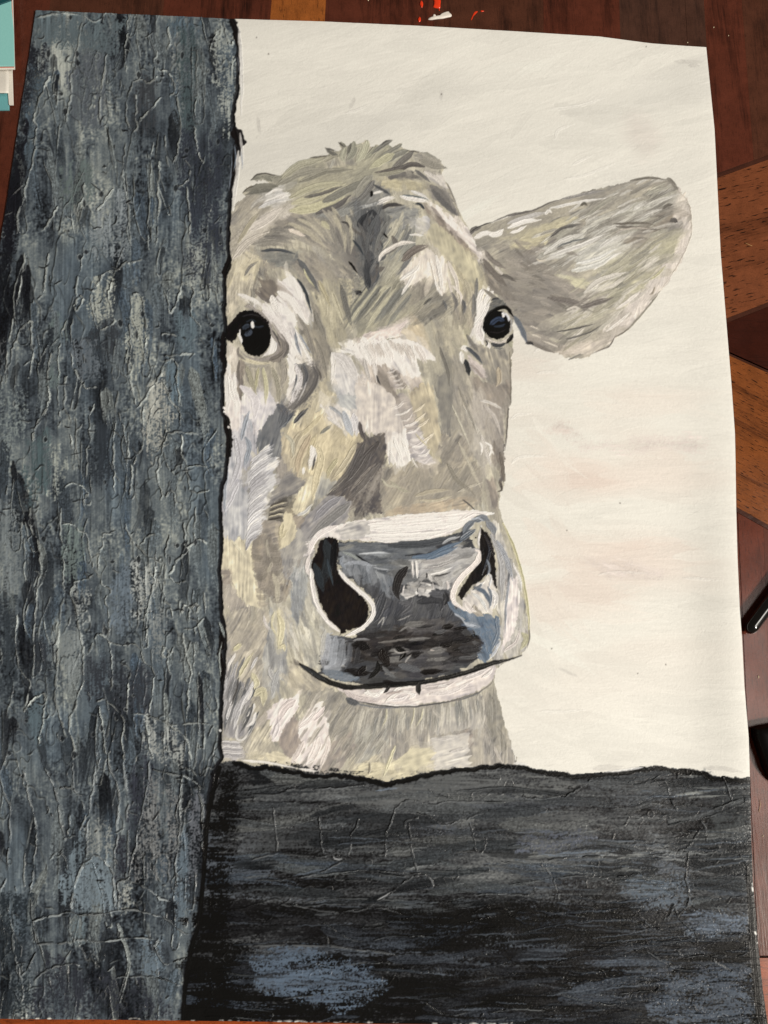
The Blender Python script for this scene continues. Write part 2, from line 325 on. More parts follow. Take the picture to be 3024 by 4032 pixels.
# cheeks, bridge of the nose
for a in (("D 220,100 300,20 520,0 480,200 420,240 330,260 230,440 215,300", (190, 181, 158), 95),
          ("D 520,0 650,10 690,60 700,110 640,150 660,260 560,200 480,130 540,60", (128, 118, 108), 40),
          ("D 1000,120 1140,0 1400,0 1400,440 1280,480 1280,700 1200,640 1170,500 1080,300", (184, 176, 148), 75),
          ("D 780,190 880,240 950,370 1020,450 1050,260 1120,400 1170,560 1190,700 1180,900 1100,960 1060,800 960,620 900,480 860,330", (152, 145, 129), 70),
          ("D 210,600 330,600 330,1090 300,1300 210,1280 205,950", (212, 202, 184), 90),
          ("D 230,850 310,870 330,1090 360,1130 450,1000 620,1050 720,1200 640,1200 580,1330 520,1430 500,1600 480,1659 250,1659 240,1400 210,1280", (215, 208, 202), 85),
          ("D 360,1280 470,1350 490,1640 360,1659 340,1450", (172, 173, 178), 88),
          ("D 340,780 650,790 800,760 800,980 740,1060 600,1050 450,1000 360,960", (168, 161, 144), 85),
          ("D 320,740 380,760 370,900 390,980 350,1130 320,1080", (140, 130, 118), 85),
          ("D 1100,960 1180,900 1200,960 1250,1100 1180,1180 1090,1200 1000,1290 850,1380 800,1330 900,1200 1000,1080", (190, 180, 152), 110),
          ("D 870,1380 1000,1280 1090,1230 1160,1290 1320,1420 1380,1500 1500,1500 1440,1659 740,1659 720,1400 800,1330", (197, 184, 150), 110),
          ("D 1000,780 1050,860 1050,960 980,1080 860,1200 700,1160 800,1050 900,1000 960,900", (128, 124, 118), 110),
          ("D 640,1190 740,1150 820,1230 790,1330 720,1400 740,1659 620,1659 560,1600 500,1610 500,1530 560,1380 600,1270", (122, 124, 127), 110),
          ("D 820,700 870,800 900,900 980,1000 930,1090 820,1210 750,1150 800,1000 800,850", 'w', 105),
          ("D 310,130 420,190 500,200 660,270 640,160 720,100 690,40 650,0 870,0 920,60 980,200 1020,330 1010,420 960,380 880,230 780,190 830,290 880,400 860,480 900,600 960,700 1040,780 1020,870 960,800 880,830 850,980 800,980 800,700 760,560 640,380 560,300 450,240 350,180", (230, 223, 213), 60),
          ("D 1270,590 1380,570 1659,580 1659,1450 1560,1430 1480,1400 1430,1480 1380,1500 1320,1410 1240,1350 1160,1290 1090,1200 1180,1180 1270,1100 1230,1000 1200,860 1260,740 1370,720 1430,680", (206, 200, 190), 80),
          ("D 1220,1000 1440,900 1500,1050 1400,1200 1270,1180", (182, 182, 178), 40),
          ("D 1300,700 1430,720 1490,820 1460,910 1400,800 1290,730", 'k', 45),
          ("D 1280,600 1400,570 1540,620 1540,670 1400,710 1300,680", 'W', 20),
          ("E 510,150 720,80 880,150 900,330 700,420 510,400", (144, 139, 125), 140),
          ("E 0,0 420,0 520,150 510,350 350,440 0,550", (158, 154, 134), 128),
          ("E 0,550 350,420 480,330 490,440 440,540 200,590 0,600", (206, 193, 182), 150),
          ("E 880,150 1100,100 1130,330 1090,480 1000,420 900,330", (172, 163, 142), 95),
          ("E 700,400 1000,380 1020,640 900,880 760,700", (170, 163, 142), 75),
          ("E 1000,400 1100,480 1200,600 1240,640 1100,620 1020,640", (186, 179, 150), 50),
          ("E 430,440 640,440 700,580 690,650 560,590 440,560", (200, 184, 152), 60),
          ("E 0,900 180,970 330,1050 400,1200 430,1450 500,1659 300,1659 270,1430 130,1440 0,1450", (208, 197, 182), 85),
          ("E 80,750 400,800 600,900 640,980 480,1030 430,1000 330,1050 180,970 60,900", (192, 181, 168), 65),
          ("E 330,1080 450,1060 550,1200 600,1400 680,1600 700,1659 500,1659 430,1400 380,1200", (176, 167, 157), 165),
          ("E 200,830 260,900 400,1080 330,1070 200,960", 'T', 60), ("E 310,820 400,860 490,1010 440,1010 340,900", 'T', 60),
          ("E 0,600 150,590 400,560 500,570 620,620 720,700 740,760 680,770 560,740 620,900 520,920 350,810 200,800 80,750 0,730", (232, 225, 212), 62),
          ("E 480,1030 620,980 720,1000 760,1200 800,1500 720,1659 680,1560 600,1350 540,1200 500,1110", (192, 178, 144), 80),
          ("E 720,880 880,900 910,1100 880,1300 900,1500 820,1450 770,1200", (140, 136, 124), 95),
          ("E 900,700 1000,800 1080,900 1200,1130 1150,1500 1100,1659 880,1659 880,1300 910,1100", (166, 159, 143), 80),
          ("E 1060,560 1230,640 1470,600 1440,960 1230,960 1190,780 1060,600", (162, 155, 139), 70),
          ("E 1040,690 1100,740 1200,830 1240,930 1120,880 1050,750", (196, 185, 175), 55),
          ("E 1100,900 1230,960 1440,960 1440,1170 1390,1230 1200,1150 1100,1050", (150, 140, 126), 65),
          ("E 1070,950 1200,1130 1390,1230 1380,1659 1150,1500 1100,1200", (180, 172, 158), 75),
          ("E 1190,100 1290,110 1250,210 1190,360 1190,500 1220,610 1150,580 1090,480 1120,330 1130,180", (228, 222, 210), 110),
          ("F 240,0 500,0 500,200 340,460 420,540 460,700 500,980 200,1000 180,700 230,300", (180, 178, 179), 90),
          ("F 510,0 720,0 730,180 680,250 620,240 600,130 500,190 490,130", (120, 122, 126), 110),
          ("F 700,200 830,180 840,400 720,480 680,500 690,300", (150, 143, 132), 85),
          ("F 720,0 1500,0 1490,120 1420,260 1270,470 1240,470 1160,440 1090,400 1040,600 1010,680 900,790 860,760 830,820 870,940 820,1040 720,1100 740,900 760,740 900,600 960,480 850,430 830,250", (202, 188, 151), 100),
          ("F 1040,440 1160,440 1180,560 1100,620 1020,680", (170, 166, 150), 90),
          ("F 340,470 470,300 620,110 630,240 680,260 680,380 650,500 620,620 600,800 560,940 500,960 460,800 450,620 400,510 360,500", (197, 195, 191), 150),
          ("F 640,570 740,430 830,400 960,470 900,570 800,590 700,620 640,680 620,620", (140, 136, 131), 150),
          ("F 640,690 700,620 800,600 800,680 750,760 740,840 600,820", (112, 107, 97), 170),
          ("F 540,830 740,840 740,960 700,1080 560,960", (160, 151, 137), 160),
          ("F 720,1100 860,1000 880,900 860,800 950,790 1160,600 1280,600 1400,650 1330,850 1200,880 1040,1000 1000,1230 1000,1400 820,1500 740,1300", (154, 150, 144), 140),
          ("F 830,760 880,800 990,760 1000,900 860,900", 'T', 140),
          ("F 1500,80 1659,20 1659,760 1540,750 1400,650 1330,650 1280,600 1220,620 1150,580 1260,530 1330,420 1420,280", (108, 101, 96), 125),
          ("F 190,1000 300,1010 400,1040 460,1010 460,1200 480,1400 540,1500 600,1560 540,1650 400,1600 320,1540 280,1420 270,1290 180,1290 170,1150", (206, 194, 160), 85),
          ("F 190,1310 260,1270 270,1400 180,1450", 'T', 165),
          ("F 450,1060 500,960 600,980 700,1080 740,1200 750,1300 700,1450 800,1300 810,1500 760,1600 640,1560 560,1500 500,1400 470,1200", (148, 139, 124), 100),
          ("F 820,1200 1000,1240 1040,1450 1100,1659 820,1659", (164, 167, 166), 90),
          ("F 180,1440 280,1430 360,1560 500,1659 180,1659", (172, 164, 150), 110),
          ("G 800,0 1000,0 1100,200 1190,450 1180,650 1100,720 280,800 200,700 180,450 300,300 560,290 720,330", (160, 152, 135), 120),
          ("G 520,290 780,260 760,430 640,440", (178, 168, 150), 70), ("G 270,740 500,680 1100,600 1100,720 700,750 270,790", (184, 167, 140), 170),
          ("G 620,0 800,0 760,160 800,280 720,260 660,130", (186, 176, 142), 75),
          ("G 100,70 180,80 270,20 310,100 270,260 220,400 150,560 130,780 0,780 0,120", (103, 96, 91), 125),
          ("G 310,100 340,0 460,0 500,180 520,300 430,320 300,260", 'W', 85),
          ("G 480,0 610,0 680,150 730,300 660,320 560,270 510,180", (192, 184, 177), 165),
          ("G 950,0 1300,0 1270,300 1200,440 1100,200", (180, 173, 158), 75),
          ("G 1290,60 1390,60 1380,350 1400,470 1350,450 1320,350 1270,280", (138, 128, 115), 85),
          ("G 1230,450 1310,450 1340,700 1340,800 1250,620", (150, 140, 127), 80)):
    F(a[0], a[1], a[2])
# jaw and neck
for a in (("H 210,0 600,0 640,250 560,400 560,700 460,750 330,650 220,350", (178, 170, 152), 120),
          ("H 210,300 300,400 310,640 450,700 480,900 500,1050 400,1200 330,1210 180,1200 180,900", (154, 151, 148), 105),
          ("H 620,0 780,0 780,300 770,600 700,760 600,900 480,900 560,700 560,400", (168, 167, 160), 85),
          ("H 780,0 1060,0 1120,250 1160,450 1080,560 930,500 850,420 780,300", (178, 172, 156), 60),
          ("H 650,0 740,0 750,150 730,350 690,380 660,200", (212, 202, 166), 85),
          ("H 750,700 760,560 850,450 1000,600 1150,680 1250,760 900,780", (190, 181, 158), 40),
          ("H 450,800 600,700 620,1000 640,1230 700,1320 380,1400 360,1230 480,1050", (172, 165, 146), 120),
          ("H 165,1220 360,1230 380,1390 300,1420 190,1400", (186, 181, 177), 8),
          ("H 900,780 1200,740 1370,800 1450,880 1659,900 1659,1150 1500,1150 1380,1350 1200,1180 1130,1050 1100,920 1000,880", (154, 149, 136), 125),
          ("H 740,1130 850,980 900,1100 890,1200 920,1240 860,1330 800,1400 700,1250", (160, 147, 134), 100),
          ("H 700,850 900,800 900,900 800,1050 720,1210 640,1230 620,1000 600,950", (225, 212, 201), 120),
          ("H 880,1050 1040,910 1100,930 1170,1060 1160,1200 1180,1290 1130,1400 1080,1530 940,1480 800,1430 920,1230 880,1190", (225, 213, 202), 120),
          ("H 380,1400 700,1320 900,1430 960,1500 600,1460", (200, 190, 160), 10),
          ("H 1180,1260 1380,1150 1420,1280 1280,1500 1080,1560 1140,1400", (158, 147, 135), 115),
          ("H 1400,1280 1659,1150 1659,1600 1400,1560 1350,1450", (182, 174, 150), 130),
          ("I 0,900 550,910 1000,860 1290,720 1350,900 1400,1100 1530,1480 1100,1480 850,1520 700,1520 0,1300", (162, 156, 143), 88),
          ("I 0,1100 300,1050 300,1300 0,1450", (168, 165, 152), 125),
          ("I 710,1200 1050,1150 1060,1460 740,1520", (192, 186, 174), 172), ("I 960,1150 1080,1100 1100,1250 960,1270", (152, 142, 130), 140),
          ("I 1230,800 1290,740 1350,900 1400,1100 1430,1300 1280,1250 1220,1000", (146, 141, 127), 88),
          ("I 330,1430 500,1300 700,1300 720,1400 740,1540 300,1640 0,1600 0,1440", (200, 190, 156), 165)):
    F(a[0], a[1], a[2])
fm = (PART == 3); em = (PART == 4)
dabs(fm, 2300, w=(4, 10), ln=(14, 36), seed=11, al=.55, jit=.035, alt=.05)
dabs(em, 600, w=(4, 10), ln=(24, 60), seed=12, al=.55, jit=.03, alt=.04)
dabs(fm & (NY < 1300), 420, w=(2.5, 6.5), ln=(18, 44), seed=15, al=.6, jit=.07, alt=.08, h=.15)

# broad blended passes that round the head before the accents go on
for q, c_, am, ag in (("A 1100,880 1400,820 1500,1200 1450,1500 1300,1300 1150,1080", (120, 118, 112), .35, 60), ("B 60,850 330,800 420,950 300,1150 180,1450 60,1500", (118, 118, 114), .4, 110), ("D 1230,0 1400,0 1420,420 1330,440 1250,200", (120, 118, 110), .4, 75), ("E 0,0 260,0 200,260 0,420", (132, 130, 118), .35, 125),
    ("E 760,560 900,560 930,900 900,1400 820,1400 780,900", (134, 131, 120), .4, 92), ("E 1230,980 1440,980 1430,1650 1330,1650 1250,1300", (146, 138, 126), .4, 85), ("G 560,330 1150,330 1150,620 700,640 350,700", (150, 144, 128), .35, 140), ("A 300,950 500,900 420,1200 290,1350", (196, 188, 170), .3, 120),
    ("J 20,380 120,420 110,560 90,700 30,860 0,860", (160, 165, 168), .6, 85), ("J 150,800 260,900 230,1100 120,1060 90,900", (190, 188, 176), .5, 60), ("C 0,840 300,900 620,1150 600,1300 300,1300 120,1400 0,1150", (138, 132, 122), .4, 20), ("I 0,920 1300,860 1330,1000 0,1080", (140, 137, 126), .4, 88)):
    soft(q, c_, am, ag, 9, .3, (PART >= 3).astype(np.float32))
dabs(fm, 420, w=(9, 17), ln=(34, 74), seed=51, al=.36, jit=.02, alt=0, h=.08, curve=.2); dabs(em, 90, w=(9, 16), ln=(50, 90), seed=52, al=.36, jit=.02, alt=0, h=.08)
# flat, crisp-edged patches laid over the loose dabs
for q, c_, a_ in (("F 190,1000 300,1010 400,1040 460,1010 455,1200 480,1400 540,1500 600,1570 540,1650 400,1600 320,1540 280,1420 270,1290 180,1290 170,1150", (207, 197, 166), 85),
    ("F 300,480 360,500 430,610 470,800 500,970 420,1010 200,990 185,800 215,640", (184, 184, 182), 88), ("F 240,0 330,0 330,300 290,480 200,640 190,500 230,300", (196, 195, 193), 88),
    ("D 640,1190 740,1150 820,1230 790,1330 720,1400 740,1659 620,1659 560,1600 500,1610 500,1530 560,1380 600,1270", (122, 124, 125), 110), ("D 520,0 650,10 690,60 700,110 640,150 660,260 560,200 480,130 540,60", (126, 117, 107), 40),
    ("D 960,790 1050,860 1055,960 985,1085 860,1205 760,1190 880,1090 960,980", (126, 121, 114), 115), ("D 860,790 960,780 980,880 950,1000 900,960", (132, 132, 130), 100), ("D 690,560 770,640 775,710 700,790 630,780 690,700", (134, 125, 115), 120),
    ("F 1500,80 1659,20 1659,760 1540,750 1400,650 1330,650 1280,600 1220,620 1150,580 1260,530 1330,420 1420,280", (108, 101, 96), 125), ("G 100,70 180,80 270,20 310,100 270,260 220,400 150,560 130,740 0,740 0,120", (106, 99, 94), 125), ("D 1460,1350 1500,1420 1560,1480 1640,1450 1659,1460 1659,1659 1560,1659 1500,1540", (104, 98, 93), 60),
    ("F 980,440 1040,420 1040,600 1020,690 900,790 850,770 830,700 880,590 960,500", (214, 203, 168), 105), ("F 760,760 830,760 870,940 820,1040 720,1100 740,900", (210, 199, 164), 110), ("F 720,20 960,0 1000,60 880,250 850,420 830,260 730,180", (193, 180, 150), 105),
    ("F 1100,440 1160,440 1250,470 1150,580 1040,640 1050,520", (168, 166, 156), 100), ("F 1160,600 1290,610 1390,660 1330,850 1200,880 1040,1000 980,1120 880,1000 960,790", (150, 147, 145), 140), ("F 880,900 960,1000 990,1230 940,1300 760,1290 720,1110 850,1010", (160, 157, 150), 110),
    ("F 640,570 740,430 830,400 960,470 900,560 800,590 700,620 640,690 610,640", (141, 137, 131), 150), ("E 0,600 150,590 400,560 500,570 620,620 720,700 740,760 680,770 560,740 400,790 200,800 80,750 0,730", (230, 223, 211), 62),
    ("D 1240,760 1380,740 1450,900 1400,1080 1290,1060 1225,900", (207, 203, 196), 80), ("D 1280,1070 1420,1080 1480,1160 1380,1230 1270,1180", (184, 185, 180), 40), ("E 0,1000 200,980 330,1060 420,1250 500,1650 320,1659 270,1430 120,1440 0,1450", (210, 201, 188), 85),
    ("G 310,100 340,0 460,0 500,180 520,290 430,320 300,260", (228, 221, 208), 85), ("G 490,0 610,0 680,150 730,300 660,320 560,270 510,180", (192, 185, 178), 165), ("E 520,1080 620,990 720,1010 760,1200 800,1500 740,1640 680,1560 600,1350 540,1200", (190, 178, 148), 80), ("E 760,900 880,900 910,1100 885,1300 900,1450 820,1420 770,1200", (142, 138, 127), 95),
    ("H 700,850 900,800 900,900 800,1050 720,1210 640,1230 620,1000 600,950", (222, 211, 202), 120), ("H 880,1050 1040,910 1100,930 1170,1060 1160,1200 1180,1290 1130,1400 1080,1530 940,1480 800,1430 920,1230 880,1190", (224, 213, 202), 120), ("H 740,1130 850,980 900,1100 890,1200 920,1240 860,1330 800,1400 700,1250", (156, 145, 134), 100),
    ("H 1180,1260 1380,1150 1420,1280 1280,1500 1080,1540 1140,1400", (156, 147, 136), 115), ("I 720,1200 1050,1150 1060,1440 745,1500", (193, 188, 177), 172), ("I 340,1430 500,1310 690,1290 730,1350 640,1450 500,1500", (200, 191, 158), 165), ("I 740,920 1000,900 1210,990 1200,1100 960,1130 720,1180", (176, 171, 160), 100),
    ("B 660,1030 700,900 830,940 950,1080 1130,1250 1200,1400 1120,1500 960,1330 800,1180", (188, 180, 150), 75), ("B 520,1260 680,1150 790,1210 860,1300 850,1460 760,1400 640,1400 480,1520 430,1420", (221, 211, 194), 95), ("D 230,860 310,880 330,1090 360,1130 330,1400 240,1400 205,1200", (218, 209, 198), 88), ("D 400,1040 620,1060 700,1190 600,1300 540,1420 470,1360 380,1250", (214, 209, 205), 100)):
    sl, m = fill(q, c_, a_, .9, 2.2, var=.032, hv=.02, al=.84)
def ST(lst, **k):
    for a in lst:
        kk = dict(k); kk.update(a[3] if len(a) > 3 and isinstance(a[3], dict) else {})
        stroke(a[0], a[1] * .4219 / S * 1.15, a[2], **kk)
# tuft of hair: long loaded strokes
ST([("A 820,790 1100,740 1370,600", 75, (206, 200, 160)), ("A 830,720 1060,650 1330,530", 60, (196, 190, 156)), ("A 820,660 1050,560 1300,520", 50, (186, 181, 150)),
    ("A 700,540 900,440 1130,390", 60, (160, 156, 138)), ("A 740,480 900,360 1130,300", 60, (176, 172, 148)), ("A 1060,810 1250,740 1380,640", 45, (112, 108, 104)),
    ("A 950,660 1100,630 1300,560", 28, (120, 116, 108)), ("A 900,520 1150,420 1400,400", 45, (150, 146, 128)), ("A 1120,320 1250,260 1320,300", 50, (168, 163, 142)),
    ("A 1150,215 1200,250 1260,265", 28, (120, 118, 108)), ("A 1290,150 1320,210 1300,280", 35, (150, 147, 130)), ("A 1330,200 1300,280 1320,330", 50, (172, 170, 148)),
    ("A 1410,150 1400,230 1340,320", 60, (158, 157, 138)), ("A 1530,140 1500,230 1420,330", 50, (186, 184, 158)), ("A 1380,160 1360,220 1340,260", 25, (120, 118, 106)),
    ("A 640,510 560,460 450,500", 40, (140, 138, 122)), ("A 700,480 600,460 500,470", 34, (150, 147, 130)), ("A 690,560 530,560 400,610", 45, (138, 135, 120)), ("A 640,590 500,610 400,640", 30, (126, 124, 112)),
    ("A 1130,700 1350,590 1560,490", 60, (142, 140, 126)), ("A 1300,820 1480,700 1570,530", 80, (138, 138, 132)), ("A 1060,850 1250,820 1430,740", 60, (152, 152, 144)),
    ("A 560,720 700,660 800,610", 34, 'W'), ("A 520,760 650,700 770,680", 28, (206, 203, 196)), ("A 580,640 680,590 760,580", 18, 'W'),
    ("B 10,180 60,200 0,330", 40, (176, 173, 150)), ("B 110,140 80,240 20,330", 50, (190, 188, 160)), ("B 190,190 140,250 90,310", 40, (160, 158, 136)),
    ("B 330,135 240,190 150,250", 34, (132, 130, 120)), ("B 430,170 330,230 210,290", 30, (146, 144, 130)), ("B 480,225 360,280 250,340", 50, (150, 148, 134)),
    ("B 350,260 240,320 130,390", 60, (192, 188, 154)), ("B 530,240 440,320 330,400", 50, (128, 124, 116)), ("B 640,375 520,355 400,400 180,430", 40, (110, 104, 98)),
    ("B 450,410 300,440 170,450", 34, (160, 156, 134)), ("B 150,460 60,560 0,660", 70, (156, 153, 138)), ("B 170,510 80,640 0,720", 50, (130, 128, 122)),
    ("B 170,540 250,590 330,640", 22, (92, 94, 96)), ("B 620,250 720,310 800,330", 60, (168, 163, 148)), ("B 600,320 740,370 850,385", 50, (158, 153, 138)),
    ("B 560,410 640,470 700,520", 26, (120, 118, 114)), ("B 700,560 800,640 900,760", 60, (130, 126, 120)), ("B 720,600 830,720 950,830", 40, (112, 110, 108)),
    ("B 640,420 760,490 850,580", 34, (214, 207, 194)), ("B 420,650 540,680 700,700", 34, 'W'), ("B 520,600 620,640 700,690", 26, (226, 222, 212)), ("B 440,640 560,655 680,680", 10, (100, 112, 118)),
    ("B 200,720 280,680 370,660", 40, 'W'), ("B 160,620 210,610 260,605", 18, 'W'), ("B 150,600 150,630 140,655", 22, 'K'), ("B 640,770 600,730 540,720", 20, 'S'), ("B 0,760 120,740 260,690", 24, (190, 190, 184)), ("B 100,790 110,830 105,865", 14, 'W'), ("B 230,770 330,730 450,735", 26, 'D')], h=.2, dry=.4)
# forehead V and its fan
r5 = np.random.default_rng(5)
for i in range(46):   # left fan sweeping into the parting
    t = i / 45; x0 = 430 + 960 * t + r5.normal(0, 25); y0 = 1130 - 330 * math.sin(min(1, t * 1.15) * 1.5) + r5.normal(0, 30)
    l = r5.uniform(180, 360); a = math.radians(-22 + 95 * t)
    c = [(176, 169, 150), (150, 145, 132), (192, 184, 158), (132, 128, 120), (166, 160, 146)][r5.integers(5)]
    stroke(f"A {x0:.0f},{y0:.0f} {x0+l*.5*math.cos(a):.0f},{y0+l*.5*math.sin(a)+10:.0f} {x0+l*math.cos(a+.25):.0f},{y0+l*math.sin(a+.25):.0f}", r5.uniform(4, 8), c, h=.16, al=.8)
for i in range(40):   # right fan
    t = i / 39; x0 = 130 + 380 * t + r5.normal(0, 20); y0 = 830 + 190 * t + r5.normal(0, 60); l = r5.uniform(150, 300); a = math.radians(112 + 10 * (1 - t))
    c = [(168, 165, 146), (132, 132, 126), (196, 190, 166), (110, 112, 112), (150, 150, 140)][r5.integers(5)]
    stroke(f"B {x0+l*.2:.0f},{y0:.0f} {x0:.0f},{y0+l*.5:.0f} {x0-l*.35:.0f},{y0+l:.0f}", r5.uniform(4, 7), c, h=.16, al=.8)
for i in range(34):   # lower right of the parting
    x0 = r5.uniform(150, 520); y0 = r5.uniform(0, 150) + (x0 - 150) * .1; l = r5.uniform(260, 480)
    c = [(150, 146, 128), (196, 190, 160), (120, 120, 112), (176, 170, 150), (134, 134, 126)][r5.integers(5)]
    stroke(f"E {x0:.0f},{y0:.0f} {x0-l*.35:.0f},{y0+l*.45:.0f} {x0-l*.62:.0f},{y0+l*.85:.0f}", r5.uniform(3.5, 7), c, h=.14, al=.8)
soft("A 1380,800 1659,790 1659,1150 1600,1330 1530,1450 1480,1250 1470,1050", (100, 102, 102), .6, 85, 5, .25); soft("B 0,790 230,780 210,950 130,1150 110,1450 20,1450 0,1200", (100, 102, 102), .6, 85, 5, .25)
for i in range(60):   # the dark parting itself
    y0 = r5.uniform(780, 1380); x0 = 1580 + r5.normal(0, 62) * (1.5 - (y0 - 780) / 600); l = r5.uniform(90, 220)
    c = [(72, 76, 80), (96, 98, 100), (60, 62, 66), (128, 128, 124), (110, 104, 98)][r5.integers(5)]
    stroke(f"A {x0+r5.normal(0,40):.0f},{y0:.0f} {x0:.0f},{y0+l*.5:.0f} {1555+r5.normal(0,18):.0f},{y0+l:.0f}", r5.uniform(3.5, 9), c, h=.16, al=.8)
ST([("A 1360,1260 1400,1310 1440,1365", 16, 'K'), ("A 1400,1060 1450,1120 1500,1200", 18, 'S'), ("A 1290,890 1340,900 1360,950", 14, 'D'), ("A 800,960 870,990 950,1020", 34, (224, 210, 190)),
    ("A 550,1160 700,1150 860,1190", 26, (88, 92, 96)), ("A 890,1240 970,1350 1080,1540", 44, (108, 110, 110)), ("A 940,1330 980,1420 1040,1500", 14, (200, 194, 150)), ("A 390,1390 440,1310 520,1260", 24, (146, 142, 132)),
    ("A 1110,890 1150,930 1180,960", 44, (196, 190, 155)), ("A 440,960 600,860 730,760", 70, (214, 205, 190)), ("A 280,1230 420,1080 620,980", 50, (206, 197, 180)), ("A 330,1080 420,930 540,780", 34, (180, 172, 145)),
    ("B 220,1250 260,1180 420,1090 560,1085", 34, (222, 214, 200)), ("B 440,1250 540,1160 680,1110", 60, (132, 122, 112)), ("B 420,1430 560,1330 600,1240", 34, 'W'), ("B 750,1200 790,1380 810,1570", 32, 'W'),
    ("B 700,1240 740,1400 760,1540", 26, (232, 222, 205)), ("B 860,1260 940,1440 960,1640", 30, (226, 216, 200)), ("B 430,1560 520,1420 560,1330", 24, 'W'), ("B 860,1400 880,1480 900,1590", 20, (208, 198, 184)),
    ("B 1190,1520 1160,1590 1150,1659", 50, 'W'), ("B 1280,1540 1230,1600 1200,1659", 40, 'W'), ("B 500,1010 570,1010 640,1020", 14, 'W'), ("B 1020,1430 1060,1540 1050,1640", 40, (186, 177, 150)),
    ("B 1130,1420 1130,1520 1110,1659", 26, (140, 138, 130)), ("B 130,1500 110,1330 190,1230", 40, (70, 74, 78)), ("B 240,990 260,1000 300,1040", 16, 'K'),
    ("E 0,120 30,130 60,150", 34, (96, 94, 92)), ("E 10,140 35,120 60,130", 18, (56, 56, 58)), ("E 640,240 680,200 720,170", 16, (100, 98, 92)), ("E 820,200 840,240 850,290", 20, (112, 112, 110)),
    ("E 900,130 940,220 920,310", 26, (128, 124, 118)), ("E 1000,200 1020,260 1010,340", 26, (112, 112, 112)), ("E 1100,150 1110,240 1090,360", 34, (132, 130, 124)), ("E 740,20 770,90 810,160", 20, 'W'),
    ("E 900,60 980,140 980,240", 18, (224, 214, 200)), ("E 1040,520 1080,600 1050,560", 18, (120, 118, 112))], h=.2, dry=.45)
# around the eyes
ST([("D 880,0 940,90 980,200 1010,320", 22, 'S'), ("D 640,160 660,230 700,330", 60, 'W'), ("D 700,120 820,200 900,330 980,420", 60, 'W'), ("D 560,300 700,420 790,560 820,700", 70, (226, 219, 210)),
    ("D 860,470 920,600 1000,760 1030,860", 26, 'W'), ("D 900,520 960,620 1010,700", 14, (160, 166, 176)), ("D 860,500 880,620 920,720", 20, (140, 146, 154)), ("D 330,140 450,190 560,260", 34, 'W'),
    ("D 860,800 900,920 860,1080 790,1190", 50, (226, 220, 214)), ("D 930,820 960,920 920,1010", 40, (120, 120, 118)), ("D 870,900 860,1000 810,1100", 18, (130, 134, 140)),
    ("D 1050,560 1110,700 1160,930", 26, (142, 136, 122)), ("D 1060,820 1090,880 1110,960", 14, (110, 104, 96)), ("D 1040,300 1090,420 1150,560", 40, (146, 141, 128)),
    ("D 1290,60 1330,240 1390,450", 44, (124, 122, 114)), ("D 1200,120 1260,280 1310,420", 40, (196, 188, 158)), ("D 1080,20 1130,120 1190,260", 34, (186, 176, 140)),
    ("D 400,800 440,920 500,1080", 40, (170, 164, 138)), ("D 560,830 590,1000 580,1170", 34, (204, 198, 158)), ("D 520,830 500,930 490,1060", 24, (186, 180, 140)), ("D 650,830 700,1000 715,1190", 34, (166, 160, 138)), ("D 740,740 760,880 730,1010", 50, (164, 157, 142)),
    ("D 240,890 260,1040 310,1190", 34, 'W'), ("D 290,870 300,1000 340,1180", 22, 'W'), ("D 350,1000 480,1120 480,1300", 60, (220, 214, 210)), ("D 360,1500 390,1350 430,1230", 34, (158, 163, 172)),
    ("D 1200,690 1215,820 1200,980", 36, 'W'), ("D 1220,700 1330,780 1440,960", 90, (210, 205, 197)), ("D 1160,1290 1220,1330 1300,1400", 30, (216, 210, 200)), ("D 1310,1240 1340,1330 1400,1470", 60, (186, 190, 192)), ("D 1400,1260 1420,1360 1430,1470", 60, (214, 210, 206)),
    ("D 1180,1190 1280,1260 1320,1330", 26, (170, 172, 172)), ("D 1540,620 1590,760 1620,960", 34, 'w'), ("D 1500,740 1530,860 1560,960", 34, (196, 190, 180)), ("D 1620,900 1640,960 1659,990", 14, 'D'),
    ("D 1100,1440 1150,1400 1200,1360", 30, (146, 144, 130)), ("D 850,1340 900,1280 980,1200", 34, (92, 92, 94)), ("D 780,1330 830,1260 850,1230", 26, (84, 90, 100)), ("D 700,1180 760,1250 720,1380", 70, (108, 110, 116)),
    ("D 900,1480 1000,1380 1130,1250", 34, (206, 192, 152)), ("D 1000,1659 1010,1560 1060,1450", 40, (205, 190, 148)), ("D 830,1659 870,1500 960,1400", 50, (190, 178, 148)), ("D 760,1450 830,1520 840,1650", 34, (190, 184, 160)),
    ("D 520,1640 580,1590 620,1540", 30, 'W'), ("D 1460,1340 1480,1440 1520,1520", 34, (100, 92, 90))], h=.2, dry=.45)
# bridge strokes, ladder of white rungs
for i in range(26):
    x0 = 30 + i * 22 + r5.normal(0, 8); y0 = 590 + abs(i - 13) * 3 + r5.normal(0, 8); l = r5.uniform(90, 190)
    stroke(f"E {x0:.0f},{y0:.0f} {x0+l*.3:.0f},{y0+l*.5:.0f} {x0+l*.5:.0f},{y0+l:.0f}", r5.uniform(3.5, 7), [(232, 226, 214), (222, 214, 202), (206, 197, 184)][r5.integers(3)], h=.2)
for i, (x, y) in enumerate(((350, 1150), (400, 1210), (440, 1270), (470, 1320), (500, 1380), (530, 1450), (560, 1520), (600, 1600))):
    stroke(f"E {x-20+r5.normal(0,14):.0f},{y+45+r5.normal(0,10):.0f} {x+50},{y+40} {x+110+r5.normal(0,14):.0f},{y-20+r5.normal(0,10):.0f}", r5.uniform(2.2, 4.2), 'W', (214, 206, 194), h=.3, dry=.6, al=r5.uniform(.45, .9))
